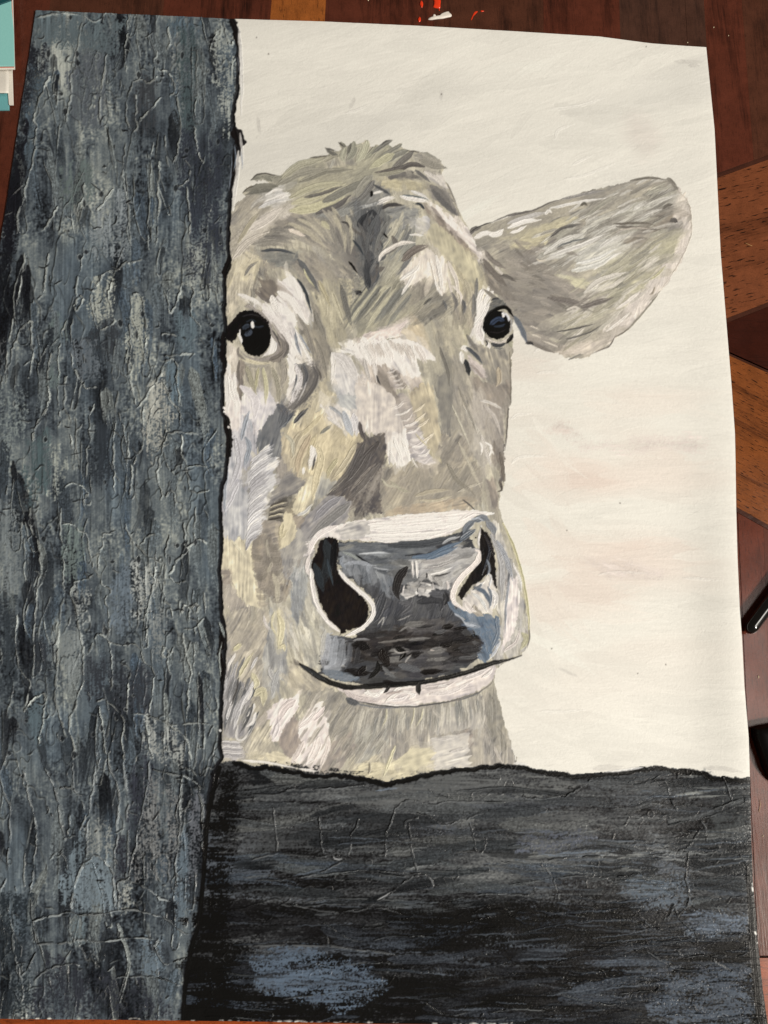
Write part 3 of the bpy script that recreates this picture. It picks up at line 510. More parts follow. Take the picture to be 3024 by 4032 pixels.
for x, y in ((300, 850), (330, 890), (360, 930), (380, 965), (400, 1000)):
    stroke(f"E {x-10},{y+20} {x+40},{y+15} {x+70},{y-10}", 2.6, 'W', (204, 196, 186), h=.22, dry=.5, al=.6)
for x, y in ((600, 1180), (610, 1270), (640, 1320), (690, 1450)):
    stroke(f"E {x-60},{y+60} {x},{y+20} {x+40},{y-20}", 3.2, (214, 202, 176), (200, 188, 160), h=.25, dry=.2)
for i in range(22):
    t = i / 21; x = 640 - 110 * t; y = 120 + 830 * t
    stroke(f"F {x-190+60*t:.0f},{y+150:.0f} {x-90:.0f},{y+70+r5.normal(0,8):.0f} {x+20:.0f},{y:.0f}", r5.uniform(4, 8), [(212, 210, 207), (190, 188, 186), (176, 174, 174), (226, 223, 218)][r5.integers(4)], h=.2)
for i in range(10):
    stroke(f"F {630-i*2},{690+i*15} {720},{660+i*16} {790-i*5},{640+i*20}", 3.4, [(86, 80, 72), (206, 196, 165), (120, 114, 104)][i % 3], h=.25, dry=.3)
for i in range(9):
    y = 1100 + i * 22 + i * 40
    stroke(f"F {450+i*8},{y} {500+i*8},{y+18} {570+i*6},{y+4}", 8, [(152, 142, 128), (136, 127, 113), (168, 158, 142)][i % 3], h=.22, dry=.6, al=.55)
    stroke(f"F {610+i*4},{y-30} {670+i*4},{y-16} {735+i*2},{y-40}", 8, [(140, 132, 118), (158, 149, 134)][i % 2], h=.2, dry=.6, al=.55)
ST([("F 590,1010 600,1120 630,1200", 22, (196, 188, 164), {'al': .6}), ("F 640,1220 610,1290 612,1340", 26, (196, 188, 164), {'al': .6}), ("F 650,1330 690,1440 690,1620", 44, (200, 192, 166), {'al': .7}), ("F 1010,140 1030,220 990,350", 56, 'W'), ("F 940,330 930,400", 24, 'W'), ("F 1020,360 1035,300 1045,220", 12, 'D'), ("F 1060,120 1100,260 1060,420 1020,640", 60, (214, 200, 160)),
    ("F 1000,40 900,240 880,420", 50, (196, 178, 145)), ("F 1250,260 1180,360 1160,440", 40, (190, 180, 140)), ("F 1430,120 1300,330 1200,450", 44, (196, 184, 152)), ("F 740,850 730,970 790,920", 40, (206, 194, 155)), ("F 880,780 960,740 1020,670", 26, (206, 204, 196)),
    ("F 1640,100 1450,330 1300,560", 60, (96, 90, 86)), ("F 1600,300 1480,430 1360,560", 30, (128, 120, 112)), ("F 1560,420 1500,500 1400,620", 20, (140, 132, 122)), ("F 1360,680 1180,820 980,1000", 70, (140, 138, 134)), ("F 1280,620 1150,700 1020,850", 60, (150, 148, 150)),
    ("F 300,40 330,300 240,560", 44, (196, 194, 194)), ("F 230,300 200,600 215,800", 24, (160, 164, 176)), ("F 400,60 430,150 380,350", 40, (150, 156, 168)), ("F 330,480 260,640 200,760", 30, (200, 198, 198)), ("F 260,1010 330,1090 400,1180", 16, (220, 212, 180)),
    ("G 560,600 700,560 900,540", 30, (182, 172, 146)), ("G 600,640 760,640 900,600", 20, (194, 184, 156)), ("G 960,560 1100,500 1190,470", 20, (186, 178, 158)), ("G 1000,640 1060,680 1120,740", 10, 'D'), ("G 860,300 950,450 1130,600", 34, (150, 143, 126)), ("G 960,100 1080,350 1180,560", 26, (190, 182, 160)), ("G 1170,40 1210,160 1260,330", 30, (204, 197, 184)),
    ("G 320,180 350,240 380,300", 16, 'W'), ("G 360,60 400,180 450,310", 24, 'W'), ("G 430,60 480,200 500,290", 22, (240, 232, 218)), ("G 500,100 560,130 620,90", 12, (214, 206, 198)), ("G 530,180 600,200 660,150", 12, (220, 212, 204)), ("G 560,260 640,290 700,240", 12, (220, 212, 204)), ("G 520,240 550,300 590,350", 10, 'W'),
    ("G 1350,200 1370,330 1385,470", 26, (122, 112, 100)), ("G 1345,460 1360,510 1368,540", 22, (120, 110, 100)), ("G 1210,100 1270,150 1240,240", 16, 'W'), ("G 560,20 620,90 700,160", 12, (206, 196, 160)), ("G 330,470 420,540 520,570", 24, (176, 170, 146)), ("G 240,440 300,500 420,520", 16, (190, 184, 160))], h=.2, dry=.45)
# jaw strokes
for i in range(44):
    x0 = r5.uniform(190, 480); y0 = r5.uniform(500, 1120); l = r5.uniform(90, 240); b_ = .12 + .2 * (x0 - 190) / 290
    c = [(176, 174, 172), (128, 128, 128), (210, 207, 202), (150, 148, 142), (100, 102, 104)][r5.integers(5)]
    stroke(f"H {x0+l*b_:.0f},{y0-l*.5:.0f} {x0+4:.0f},{y0:.0f} {x0-l*b_*.7:.0f},{y0+l*.5:.0f}", r5.uniform(2.5, 5), c, h=.2, clipmask=(PART == 3).astype(np.float32))
for i in range(90):
    x0 = r5.uniform(900, 1659); y0 = r5.uniform(820, 1480); l = r5.uniform(60, 190)
    c = [(166, 160, 144), (140, 136, 124), (190, 183, 166), (152, 147, 136)][r5.integers(4)]
    stroke(f"H {x0+l*.35:.0f},{y0-l*.5:.0f} {x0:.0f},{y0:.0f} {x0-l*.3:.0f},{y0+l*.5:.0f}", r5.uniform(2.5, 6), c, h=.14, al=.6, clipmask=(PART == 3).astype(np.float32))
for i in range(110):
    x0 = r5.uniform(20, 1330); yb = 905 - max(0, x0 - 600) * .25; l = r5.uniform(70, 220)
    c = [(186, 181, 166), (150, 146, 134), (136, 136, 130), (200, 194, 176)][r5.integers(4)]
    lean = -.35 * (1 - x0 / 900) if x0 < 900 else .12
    stroke(f"I {x0:.0f},{yb+r5.uniform(0,120):.0f} {x0+l*lean*.5:.0f},{yb+l*.5+60:.0f} {x0+l*lean:.0f},{yb+l+100:.0f}", r5.uniform(2, 4.5), c, h=.14, al=.7, clipmask=(PART == 3).astype(np.float32))
ST([("H 1010,1030 1090,970 1130,900", 44, 'p'), ("H 900,1100 1000,1010 1060,930", 50, (230, 219, 208)), ("H 1080,1200 1040,1330 960,1450", 70, (228, 217, 205)), ("H 940,1230 880,1350 820,1430", 34, (220, 208, 196)), ("H 1170,1180 1160,1300 1080,1500", 34, (230, 218, 205)), ("H 860,850 760,920 700,1050", 60, 'p'), ("H 700,1060 680,1140 650,1220", 40, (216, 208, 202)),
    ("H 300,410 250,500 220,590", 20, 'W'), ("H 460,740 430,820 400,870", 20, 'W'), ("H 480,880 450,950 410,1000", 26, 'W'), ("H 490,960 460,1050 400,1090", 26, (228, 223, 214)), ("H 320,1080 310,1190 370,1215 450,1100", 16, (222, 218, 208)), ("H 330,640 310,760 260,900", 14, 'D'), ("H 470,880 430,1000 340,1160", 16, (92, 92, 92)),
    ("H 560,60 590,160 650,190", 20, (218, 210, 200)), ("H 340,620 400,500 470,400", 34, (204, 196, 158)), ("H 290,380 340,340 370,330", 40, (208, 200, 158)), ("H 460,600 500,680 480,750", 44, (206, 198, 160)), ("H 480,800 560,760 560,900", 60, (200, 192, 156)), ("H 700,50 740,160 700,370", 44, (216, 206, 164)), ("H 660,30 640,150 690,260", 20, (206, 198, 160)), ("H 620,540 640,620 700,700", 34, (186, 184, 178)), ("H 840,250 850,330 830,390", 30, (206, 198, 160)), ("H 720,360 750,340 760,390", 30, (210, 200, 160)),
    ("H 700,560 660,700 640,820", 40, (172, 172, 168)), ("H 850,470 910,520 1000,600", 24, (150, 142, 128)), ("I 290,920 285,1000 250,1100", 10, 'y'), ("I 550,915 540,1000 510,1100", 10, 'y'), ("I 630,930 610,1010 565,1100", 10, 'y'), ("I 370,1270 330,1380 260,1560", 26, (208, 200, 160)), ("I 130,1430 130,1500 115,1550", 14, (140, 132, 112)), ("I 700,1200 820,1210 920,1195", 16, (206, 200, 190)), ("I 880,1330 960,1310 1040,1290", 30, (200, 194, 184)), ("I 1290,1280 1320,1360 1370,1440", 20, (190, 182, 168)), ("I 720,930 740,960 800,1020", 26, (184, 178, 164))], h=.2, dry=.45)
for i in range(9):
    stroke(f"H 170,{1232+i*18} 230,{1228+i*18} 290,{1240+i*18} 370,{1236+i*17}", 3.4, [(206, 202, 196), (160, 157, 156), (190, 186, 182)][i % 3], h=.22, dry=.2)
# ear strokes
for i in range(120):
    t = r5.uniform(0, 1); x0 = 300 + 1000 * t; y0 = 760 - 330 * t + r5.normal(0, 110); l = r5.uniform(120, 330); a = math.radians(-26 + r5.normal(0, 6))
    c = [(202, 198, 186), (178, 175, 163), (152, 147, 134), (212, 208, 197), (170, 167, 150), (134, 129, 118)][r5.integers(6)]
    stroke(f"C {x0-l*.5*math.cos(a):.0f},{y0-l*.5*math.sin(a):.0f} {x0:.0f},{y0-8:.0f} {x0+l*.5*math.cos(a):.0f},{y0+l*.5*math.sin(a):.0f}", r5.uniform(2.5, 6.5), c, h=.2, al=.7, clipmask=em.astype(np.float32))
for i in range(80):
    t = r5.uniform(0, 1); x0 = 500 + 750 * t; y0 = 1400 - 560 * t + r5.normal(0, 100); l = r5.uniform(120, 300); a = math.radians(-36 + r5.normal(0, 6))
    c = [(184, 179, 155), (200, 194, 178), (164, 158, 134), (212, 205, 190), (150, 146, 132)][r5.integers(5)]
    stroke(f"C {x0-l*.5*math.cos(a):.0f},{y0-l*.5*math.sin(a):.0f} {x0:.0f},{y0+6:.0f} {x0+l*.5*math.cos(a):.0f},{y0+l*.5*math.sin(a):.0f}", r5.uniform(2.5, 6), c, h=.18, al=.65, clipmask=em.astype(np.float32))
for i in range(46):
    x0 = r5.uniform(20, 620); y0 = 900 + x0 * .5 + r5.normal(0, 110); l = r5.uniform(90, 220); a = math.radians(20 + r5.normal(0, 12))
    c = [(140, 132, 120), (160, 152, 138), (124, 118, 108), (172, 164, 150)][r5.integers(4)]
    stroke(f"C {x0-l*.5*math.cos(a):.0f},{y0-l*.5*math.sin(a):.0f} {x0:.0f},{y0+5:.0f} {x0+l*.5*math.cos(a):.0f},{y0+l*.5*math.sin(a):.0f}", r5.uniform(3, 7), c, h=.16, al=.65, clipmask=em.astype(np.float32))
ST([("C 0,525 200,480 330,420 440,385", 11, (110, 104, 98)), ("C 440,385 620,345 800,310", 22, (150, 146, 140)), ("C 0,580 200,520 330,490", 40, (196, 192, 184)), ("C 0,620 130,570 270,555", 34, 'W'), ("C 300,510 330,480 360,500", 26, 'W'), ("C 340,460 600,405 800,378", 22, (224, 220, 210)), ("C 590,440 620,420 650,440", 22, (110, 104, 90)), ("C 20,660 80,640 150,600", 26, 'W'),
    ("C 700,960 900,830 940,830", 16, 'W'), ("C 520,965 700,930 880,830", 40, (208, 206, 194)), ("C 290,830 450,720 620,660", 40, (206, 202, 190)), ("C 340,850 600,760 830,660", 34, (212, 208, 197)), ("C 560,910 700,880 880,790", 30, (214, 212, 202)), ("C 620,1150 760,1040 980,980", 40, (204, 198, 184)),
    ("C 1380,570 1350,555 1320,570", 34, (106, 100, 94)), ("C 1340,430 1300,440 1260,470", 26, (118, 112, 102)), ("C 880,610 1080,620 1240,640", 14, (108, 100, 90)), ("C 860,590 1100,580 1200,600", 16, (120, 112, 100)), ("C 900,640 1060,620 1180,630", 12, (196, 186, 170)), ("C 350,690 450,620 600,590", 26, (112, 108, 102)), ("C 400,780 520,730 660,700", 10, (104, 108, 108)),
    ("C 330,1190 480,1220 620,1240", 40, (132, 124, 116)), ("C 480,1290 620,1210 700,1170", 16, (150, 142, 130)), ("C 600,1270 720,1230 860,1190", 40, (128, 120, 112)), ("C 400,1470 560,1440 720,1400", 14, (108, 104, 98)), ("C 480,1530 640,1480 760,1420", 14, (112, 108, 102)), ("C 480,1290 520,1270 560,1260", 16, (214, 206, 190)), ("C 800,1460 900,1390 1000,1300", 20, (226, 218, 204)), ("C 880,1280 1000,1200 1080,1130", 26, (220, 212, 198)),
    ("C 1380,320 1465,400 1495,540 1485,720 1370,950 1220,1170", 5, (188, 177, 160)), ("C 1220,1170 1090,1330 970,1455 870,1512", 12, (150, 144, 128)), ("C 870,1512 830,1585 760,1615 680,1652", 8, (110, 100, 92)), ("C 970,1455 920,1485 870,1508", 8, (120, 112, 100)), ("C 1200,1105 1180,1150 1150,1170", 12, (160, 148, 128)), ("C 150,1540 260,1590 380,1640", 26, (130, 122, 112)),
    ("C 400,1590 330,1560 280,1540", 12, (216, 206, 186)), ("C 190,1490 230,1500 270,1520", 10, (210, 200, 180)), ("C 170,1420 210,1430 260,1450", 10, (206, 196, 178)), ("C 1160,1040 1230,990 1290,930", 20, (196, 190, 150)), ("C 230,870 260,890 320,880", 12, (216, 204, 180)),
    ("C 1000,235 1150,212 1300,225", 20, (130, 124, 112)), ("C 1300,215 1350,260 1385,310", 30, (136, 130, 118))], h=.2, dry=.4, part=4)
ST([("E 1480,350 1530,430 1570,520 1600,600", 40, (108, 114, 124)), ("E 1200,100 1300,180 1500,330", 30, (150, 143, 130)), ("B 1200,1240 1260,1330 1420,1500", 50, (128, 120, 110)), ("E 1590,600 1640,600 1659,620", 22, (70, 68, 68)), ("B 1080,1000 1100,960 1170,945", 34, (120, 114, 108)), ("B 1110,1040 1200,1000 1280,990", 40, 'W'), ("B 1250,1010 1330,1000 1380,960", 44, 'W'), ("B 1070,990 1140,940 1300,880", 9, (90, 86, 82)), ("B 1300,880 1450,820 1659,785", 9, (120, 114, 108)), ("B 1350,1380 1420,1400 1500,1450", 22, (112, 106, 98)), ("B 1300,1300 1360,1370 1330,1350", 18, (206, 198, 184)), ("B 1210,1160 1280,1250 1400,1330", 34, (136, 128, 118))], h=.18, dry=.3)
ST([("E 990,650 1020,640 1040,680", 40, 'W'), ("E 985,680 990,740 1000,790", 36, 'W'), ("E 1040,640 1110,700 1180,785", 30, (88, 92, 98)), ("E 1025,760 1045,830 1060,900", 40, (58, 60, 62)), ("E 1060,740 1130,820 1220,920", 24, (206, 194, 184)), ("E 1080,800 1150,870 1220,950", 20, (170, 158, 148)), ("E 1040,520 1090,600 1150,680", 30, (128, 124, 116)), ("E 1440,680 1446,900 1448,1150 1430,1190", 8, (120, 112, 98)), ("E 1425,1200 1415,1400 1395,1600", 9, (96, 88, 80)), ("E 1330,830 1340,950 1310,1000", 40, (186, 172, 145)), ("E 1160,1130 1250,1150 1380,1220", 22, (208, 202, 190)), ("E 1200,1180 1300,1300 1350,1450", 30, (192, 184, 172)),
    ("E 1000,1180 1100,1350 1200,1500", 16, (200, 194, 178)), ("E 900,1180 990,1380 1060,1560", 14, (196, 190, 168)), ("E 960,1000 1060,1250 1130,1440", 16, (150, 144, 130)), ("E 1250,1560 1270,1600 1290,1640", 14, 'W'), ("E 1160,1520 1180,1570 1170,1640", 16, 'W'), ("E 790,640 860,860 880,1000", 24, (128, 124, 114)), ("E 900,580 960,640 1000,620", 20, (184, 178, 155))], h=.2, dry=.4)

_f = (PART == 3).astype(np.float32)
soft("G 0,400 240,380 160,740 0,760", (140, 133, 122), .7, 120, 8, .5, _f); soft("D 880,760 1050,800 1090,920 1010,1120 840,1260 760,1200 900,1060", (112, 108, 103), .45, 110, 6, .4, _f)
ST([("F 1500,120 1360,400 1160,592", 70, (104, 99, 95)), ("F 1560,200 1440,400 1240,580", 60, (108, 102, 97)), ("F 1640,300 1500,480 1330,640", 44, (118, 112, 106)), ("D 1030,820 1062,930 985,1080 850,1215", 36, (104, 100, 97)), ("D 940,800 965,900 930,1020", 26, (96, 97, 99)), ("D 900,860 880,960 830,1080", 12, 'W'), ("D 930,900 900,1010 850,1120", 9, (226, 221, 214)), ("D 960,960 930,1050 870,1160", 8, (216, 211, 205)),
    ("D 760,560 790,650 740,760", 26, (104, 98, 93)), ("D 880,330 960,470 1010,640 1040,780", 30, (146, 140, 128)), ("A 1540,820 1500,1000 1530,1180 1560,1400", 44, (92, 92, 92)), ("A 1640,830 1620,1000 1580,1200", 44, (100, 102, 104)), ("A 1450,900 1500,1020 1540,1160", 26, (112, 110, 106)), ("B 200,830 130,1000 90,1200", 40, (106, 108, 108)), ("B 330,860 230,1010 170,1180", 34, (128, 128, 122)), ("B 100,1250 110,1380 90,1480", 44, (80, 82, 84))], h=.18, dry=.5, al=.85, clipmask=_f)

# ---- muzzle ----------------------------------------------------------------------------------------
def FJ(poly, c, ang=0, part=7, **k): return fill("J " + poly, c, ang, part=part, **k)
FJ("1290,150 1350,200 1380,300 1450,450 1500,620 1530,750 1550,880 1540,980 1490,1040 1300,1090 1350,960 1340,700 1340,420 1300,260", (178, 174, 164), 85, part=3)
FJ("0,560 130,480 140,640 170,740 260,860 240,920 210,1100 180,1150 60,1110 0,1050", (180, 176, 160), 70, part=3)
FJ("0,500 100,440 110,560 60,800 0,820", (166, 168, 164), 85, part=3)
dabs((PART == 3) & (NX > 1140) & (NY > 2200) & (NY < 2620) & ((NX < 1290) | (NX > 1950)), 260, w=(2.5, 6), ln=(14, 34), seed=31, al=.7, alt=.2)
FJ("1400,560 1470,520 1490,700 1450,900 1360,1030 1390,800", (216, 206, 198), 88, part=3, var=.03)
FJ("130,280 200,220 300,190 450,165 640,135 900,115 1200,95 1280,120 1290,140 1200,130 1120,200 1050,250 900,290 780,300 640,310 480,300 380,290 310,290 290,275 200,280 150,330 125,400 90,400 110,330", (220, 212, 202), 175, var=.04)
FJ("280,230 400,180 500,170 520,260 430,290 320,285", (186, 182, 174), 165)
FJ("310,300 640,312 900,300 1110,240 1190,330 1200,360 1050,560 1040,700 1120,820 1250,900 1260,980 1200,1080 1100,1150 900,1195 700,1235 450,1240 250,1190 180,1160 230,900 330,920 450,930 540,800 530,680 460,610 300,480 290,380", (76, 77, 79), 0)
FJ("310,310 640,315 900,305 1000,300 820,420 700,480 640,640 600,600 420,550 320,440", (106, 111, 115), 0)
FJ("320,420 420,400 560,500 690,520 660,670 600,630 480,570 340,500", (124, 129, 134), 75)
FJ("660,420 820,420 800,560 740,600 660,560", (116, 118, 118), 10)
FJ("790,425 900,425 1100,340 1230,350 1240,380 1150,480 1080,560 1040,640 930,600 900,550 800,540", (168, 166, 161), 165)
FJ("480,580 680,660 740,690 940,660 1030,620 1030,720 1100,820 850,860 560,850 540,720", (84, 85, 88), 110)
FJ("380,950 560,880 850,860 1100,860 1230,950 1180,1060 1000,1100 800,1140 600,1100 400,1060", (54, 50, 49), 0, dirrag=9, rag=3, var=.14)
FJ("750,850 1000,800 1080,860 1000,900 760,900", (88, 85, 84), 0)
FJ("660,1040 850,1000 1000,1020 1050,1120 900,1190 700,1210", (84, 82, 82), 5)
FJ("240,890 330,920 370,950 350,1080 320,1150 200,1150 230,1000", (152, 156, 162), 170)
FJ("270,940 370,950 350,1030 260,1030", (106, 108, 112), 5)
FJ("190,1160 330,1150 450,1190 440,1225 300,1205", (112, 126, 139), 10)
FJ("1020,700 1110,760 1170,790 1340,790 1360,940 1310,1050 1250,1090 1200,1070 1230,1000 1250,950 1180,880 1110,860 1130,820 1060,770", (94, 110, 134), 65)
mz = (PART == 7)
dabs(mz & (NY > 2130), 520, w=(4, 9), ln=(14, 32), seed=41, al=.65, alt=.03, jit=.10, angj=9, h=.14)
SJ = lambda l, **k: [stroke("J " + a[0], a[1] * .6028 / S, a[2], a[3] if len(a) > 3 else None, **k) for a in l]
for i in range(44):
    x0 = r5.uniform(300, 1150); y0 = r5.uniform(840, 1180); l = r5.uniform(60, 150)
    if y0 > 1235 - abs(x0 - 560) * .12: continue
    SJ([(f"{x0:.0f},{y0:.0f} {x0+l*.5:.0f},{y0-6:.0f} {x0+l:.0f},{y0-14:.0f}", r5.uniform(14, 40), [(46, 43, 42), (92, 92, 92), (64, 62, 62), (120, 118, 114), (40, 36, 34)][r5.integers(5)])], h=.2, clipmask=mz.astype(np.float32))
for q_ in ("740,572 822,562 824,640 790,672 728,684 712,640", "830,562 934,560 936,632 900,662 835,664 826,610"):
    FJ(q_, (178, 175, 168), 8, rag=1.6, dirrag=4, var=.16, h=.2, hv=.1, al=.85)
SJ([("735,668 780,662 815,650", 7, (222, 216, 206)), ("850,652 880,655 920,640", 6, (214, 208, 198)), ("730,590 725,630 722,660", 8, (214, 208, 200)), ("920,570 925,600 915,630", 8, (206, 200, 192)), ("760,575 770,610 765,650", 10, (150, 149, 146)), ("868,575 872,610 862,645", 10, (152, 150, 146)), ("640,600 690,660 760,700", 40, (104, 106, 110)), ("900,640 980,650 1040,690", 44, (96, 97, 100)), ("740,600 780,598 820,600", 7, (172, 168, 160)), ("835,602 880,606 930,598", 7, (168, 164, 156))], h=.2, dry=.5, part=7)
SJ([("500,190 700,180 900,160 1100,140", 34, (238, 231, 220), (206, 199, 190)), ("510,225 720,220 900,205 1110,180", 40, (238, 232, 222), (200, 194, 186)), ("480,265 700,265 900,255 1090,215", 36, (240, 234, 224), (204, 198, 190)), ("520,290 640,300 780,292 900,280", 22, (234, 228, 218), (190, 186, 180)),
    ("640,150 900,128 1180,108", 26, (236, 228, 216)), ("1270,125 1180,118 1090,170", 22, (232, 224, 214)), ("290,200 180,250 120,340 110,420", 34, (230, 221, 212)), ("110,400 100,480 130,540", 30, (222, 213, 203)),
    ("1120,250 1150,200 1200,165", 40, (116, 122, 132)), ("1190,170 1240,150 1290,170", 44, (124, 130, 138)), ("1270,180 1310,220 1325,260", 44, (132, 136, 142)), ("1100,290 1150,255 1200,225", 36, (102, 110, 122)), ("1170,160 1210,150 1250,170", 12, (170, 176, 184)), ("1300,260 1340,350 1370,480 1370,700", 34, (176, 175, 172)), ("1340,300 1400,420 1440,560", 34, (160, 163, 166)), ("1440,440 1490,560 1500,640", 14, (224, 220, 212)),
    ("640,330 850,320 1000,290 1090,250", 50, (84, 88, 92)), ("980,320 1020,290 1100,270", 16, (170, 172, 172)), ("790,405 900,395 1000,350 1110,300", 36, (88, 104, 130), (104, 120, 144)), ("880,420 980,385 1080,340", 26, (92, 108, 136), (112, 126, 148)),
    ("440,385 560,375 640,378", 12, (190, 194, 194)), ("740,395 820,388 880,385", 8, (60, 62, 66)), ("330,370 400,400 460,440", 18, (150, 156, 150)), ("420,390 470,430 550,470", 10, (40, 42, 46)), ("440,440 490,455 550,462", 8, (206, 210, 210)), ("340,450 420,440 540,460", 24, (156, 162, 168)),
    ("530,470 580,480 640,490", 10, (168, 172, 174)), ("330,400 320,440 350,480", 22, (140, 148, 160)),
    ("785,430 790,480 790,540", 16, 'W', (180, 176, 170)), ("812,430 815,480 818,545", 16, 'W', (180, 176, 170)), ("800,430 803,480 806,540", 6, (90, 90, 92)), ("850,440 950,430 1060,400", 30, (172, 168, 162), (150, 147, 143)), ("860,480 960,465 1060,430", 20, (176, 172, 166), (140, 138, 135)), ("900,520 980,500 1050,470", 10, (232, 228, 220)), ("930,530 990,520 1040,500", 8, (60, 58, 58)), ("880,510 885,530 880,545", 8, (44, 42, 42)), ("895,515 905,540 915,565", 22, (206, 202, 194)),
    ("810,630 815,640 822,645", 14, (240, 236, 228)), ("935,540 960,560 980,600", 34, (170, 167, 160)), ("1010,560 1020,590 1015,620", 14, (214, 205, 196)),
    ("750,475 700,540 680,620 700,680", 56, (44, 42, 42), (66, 62, 60)), ("1000,640 1010,680 990,720", 40, (60, 60, 62)), ("700,700 780,720 700,790", 30, (96, 96, 98)), ("820,700 960,690 970,760", 40, (72, 73, 76)), ("600,640 560,760 500,850", 60, (82, 84, 88)), ("560,840 600,800 580,870", 8, (170, 168, 160)), ("690,820 740,800 780,780", 8, (140, 138, 134)), ("700,890 750,860 800,850", 12, (120, 118, 114)), ("560,960 680,950 790,930", 14, (120, 116, 110)), ("680,1000 730,1030 700,1080", 34, (30, 27, 26)), ("660,1010 700,1030 760,1020", 8, (180, 176, 168)), ("740,1090 760,1060 780,1040", 8, (176, 172, 164)), ("900,1010 915,1010 930,1015", 8, (186, 176, 164)),
    ("1130,840 1180,850 1230,860", 34, (136, 148, 166)), ("1120,830 1160,850 1200,850", 14, (180, 186, 194)), ("1330,800 1345,900 1300,1020", 26, (112, 126, 148)), ("1355,950 1320,1030 1270,1080", 16, (190, 194, 198)), ("1020,700 1060,750 1130,790", 24, (104, 118, 140)), ("1060,770 1100,800 1130,840", 10, (176, 182, 190)),
    ("400,950 450,940 510,945", 14, (130, 130, 130)), ("400,980 460,985 510,1000", 60, (40, 37, 36)), ("590,1010 600,1060 640,1110", 60, (44, 38, 35)), ("560,1090 560,1140 500,1200", 30, (26, 23, 22)), ("590,1120 640,1170 680,1190", 24, (110, 112, 112)), ("700,1110 780,1130 840,1150", 44, (100, 102, 104)), ("480,1120 440,1160 470,1180", 34, (40, 36, 35))], h=.22, dry=.35, part=7)
SJ([("235,905 222,1000 200,1140", 52, (172, 174, 176), (156, 160, 164)), ("285,925 270,1030 250,1140", 50, (158, 162, 167), (140, 145, 151)), ("335,950 320,1040 300,1150", 44, (134, 138, 144), (112, 116, 122)), ("380,970 370,1060 350,1130", 34, (106, 109, 114), (84, 86, 90)), ("200,1150 320,1168 440,1200", 34, (118, 131, 142), (104, 116, 128)), ("215,880 200,980 190,1080", 30, (186, 184, 174)), ("430,1000 420,1070 400,1120", 40, (72, 72, 74), (52, 50, 50)), ("480,930 560,915 640,912", 26, (58, 56, 56)), ("420,905 520,890 600,880", 26, (70, 70, 72))], h=.15, dry=.6, part=7, al=.85)
# lip and mouth line
FJ("200,1200 330,1250 430,1275 600,1260 640,1245 800,1232 900,1232 1100,1180 1330,1110 1335,1170 1290,1230 1200,1290 1000,1345 800,1370 600,1370 420,1340 370,1290 250,1250", (206, 196, 187), 170, part=3, var=.03)
SJ([("340,1270 400,1320 560,1350", 34, (204, 192, 184)), ("470,1290 520,1300 560,1290", 26, 'W'), ("490,1275 540,1310 590,1290", 20, 'W'), ("560,1290 610,1270 640,1265", 16, (238, 232, 222)), ("660,1280 720,1250 800,1245", 20, 'W'), ("610,1350 700,1290 780,1280", 18, 'W'), ("640,1340 720,1330 760,1300", 22, (224, 216, 208)), ("760,1330 800,1300 740,1290", 16, (232, 226, 216)), ("590,1365 700,1370 820,1368", 12, (232, 226, 216)), ("620,1300 680,1285 730,1280", 16, (190, 176, 166)), ("860,1260 960,1250 1060,1220", 30, (200, 190, 182)), ("900,1300 1040,1280 1180,1210", 30, (216, 207, 198)), ("1120,1200 1200,1170 1290,1130", 30, (214, 206, 198)), ("950,1250 990,1240 1020,1245", 14, (226, 220, 210)), ("1240,1190 1290,1160 1310,1130", 14, (226, 220, 210))], h=.25, dry=.3)
SJ([("420,1345 600,1376 800,1378 1000,1352 1190,1296", 9, (92, 90, 88)), ("360,1330 390,1350 440,1362", 40, (96, 98, 100)), ("1000,1352 1150,1320 1290,1240 1310,1200", 7, (120, 112, 106)), ("420,1365 560,1385 700,1388", 10, (120, 122, 124)), ("1100,1335 1200,1300 1250,1270", 10, (110, 110, 108))], h=.1, dry=.3)
SJ([("50,1100 120,1150 200,1200 300,1240 400,1258 540,1248", 34, 'K'), ("60,1110 140,1165 230,1215", 22, (54, 58, 60)), ("400,1260 540,1245 700,1235 850,1222", 34, 'K'), ("640,1235 850,1222 1000,1192 1150,1155 1300,1105 1420,1072 1500,1046", 27, (28, 26, 26)), ("1190,1125 1300,1100 1380,1075", 28, (34, 32, 31)), ("825,1225 825,1260 832,1300", 32, 'K'), ("640,1240 620,1270 600,1292", 18, 'K'), ("600,1215 660,1225 720,1230", 20, (40, 36, 35))], h=.16, dry=.15, bris=.5)
# nostrils
FJ("185,300 230,275 290,280 305,310 300,400 290,440 300,490 340,560 400,610 460,660 495,720 500,780 480,840 430,870 355,880 350,900 320,908 320,875 250,820 200,740 170,660 150,560 130,460 140,400", (40, 34, 33), 100, part=8, rag=.8, dirrag=.8, var=.03, hv=.01)
SJ([("220,300 240,420 200,600", 70, (46, 50, 52), (62, 70, 76)), ("150,450 180,560 210,640", 44, (48, 54, 58), (66, 76, 82)), ("280,300 270,420 280,520", 40, (36, 36, 38)), ("230,420 250,520 270,590", 18, (62, 74, 82))], h=.12, part=8, dry=.6)
SJ([("125,480 130,560 140,640 165,720 205,790 260,850 312,890", 26, (230, 223, 214), (206, 199, 192)), ("305,490 360,560 430,620 490,670 530,730 525,790 480,850 420,890 350,918", 27, (234, 228, 219), (196, 191, 184)), ("160,740 200,790 230,820", 18, 'W')], h=.3, dry=.1, taper=(.1, .1))
FJ("1230,210 1290,270 1320,370 1330,480 1340,610 1310,600 1300,520 1290,500 1240,550 1180,580 1140,640 1110,685 1085,660 1095,620 1160,520 1230,430 1240,380 1220,330 1230,260", (38, 34, 33), 110, part=8, rag=.8, dirrag=.8, var=.03, hv=.01)
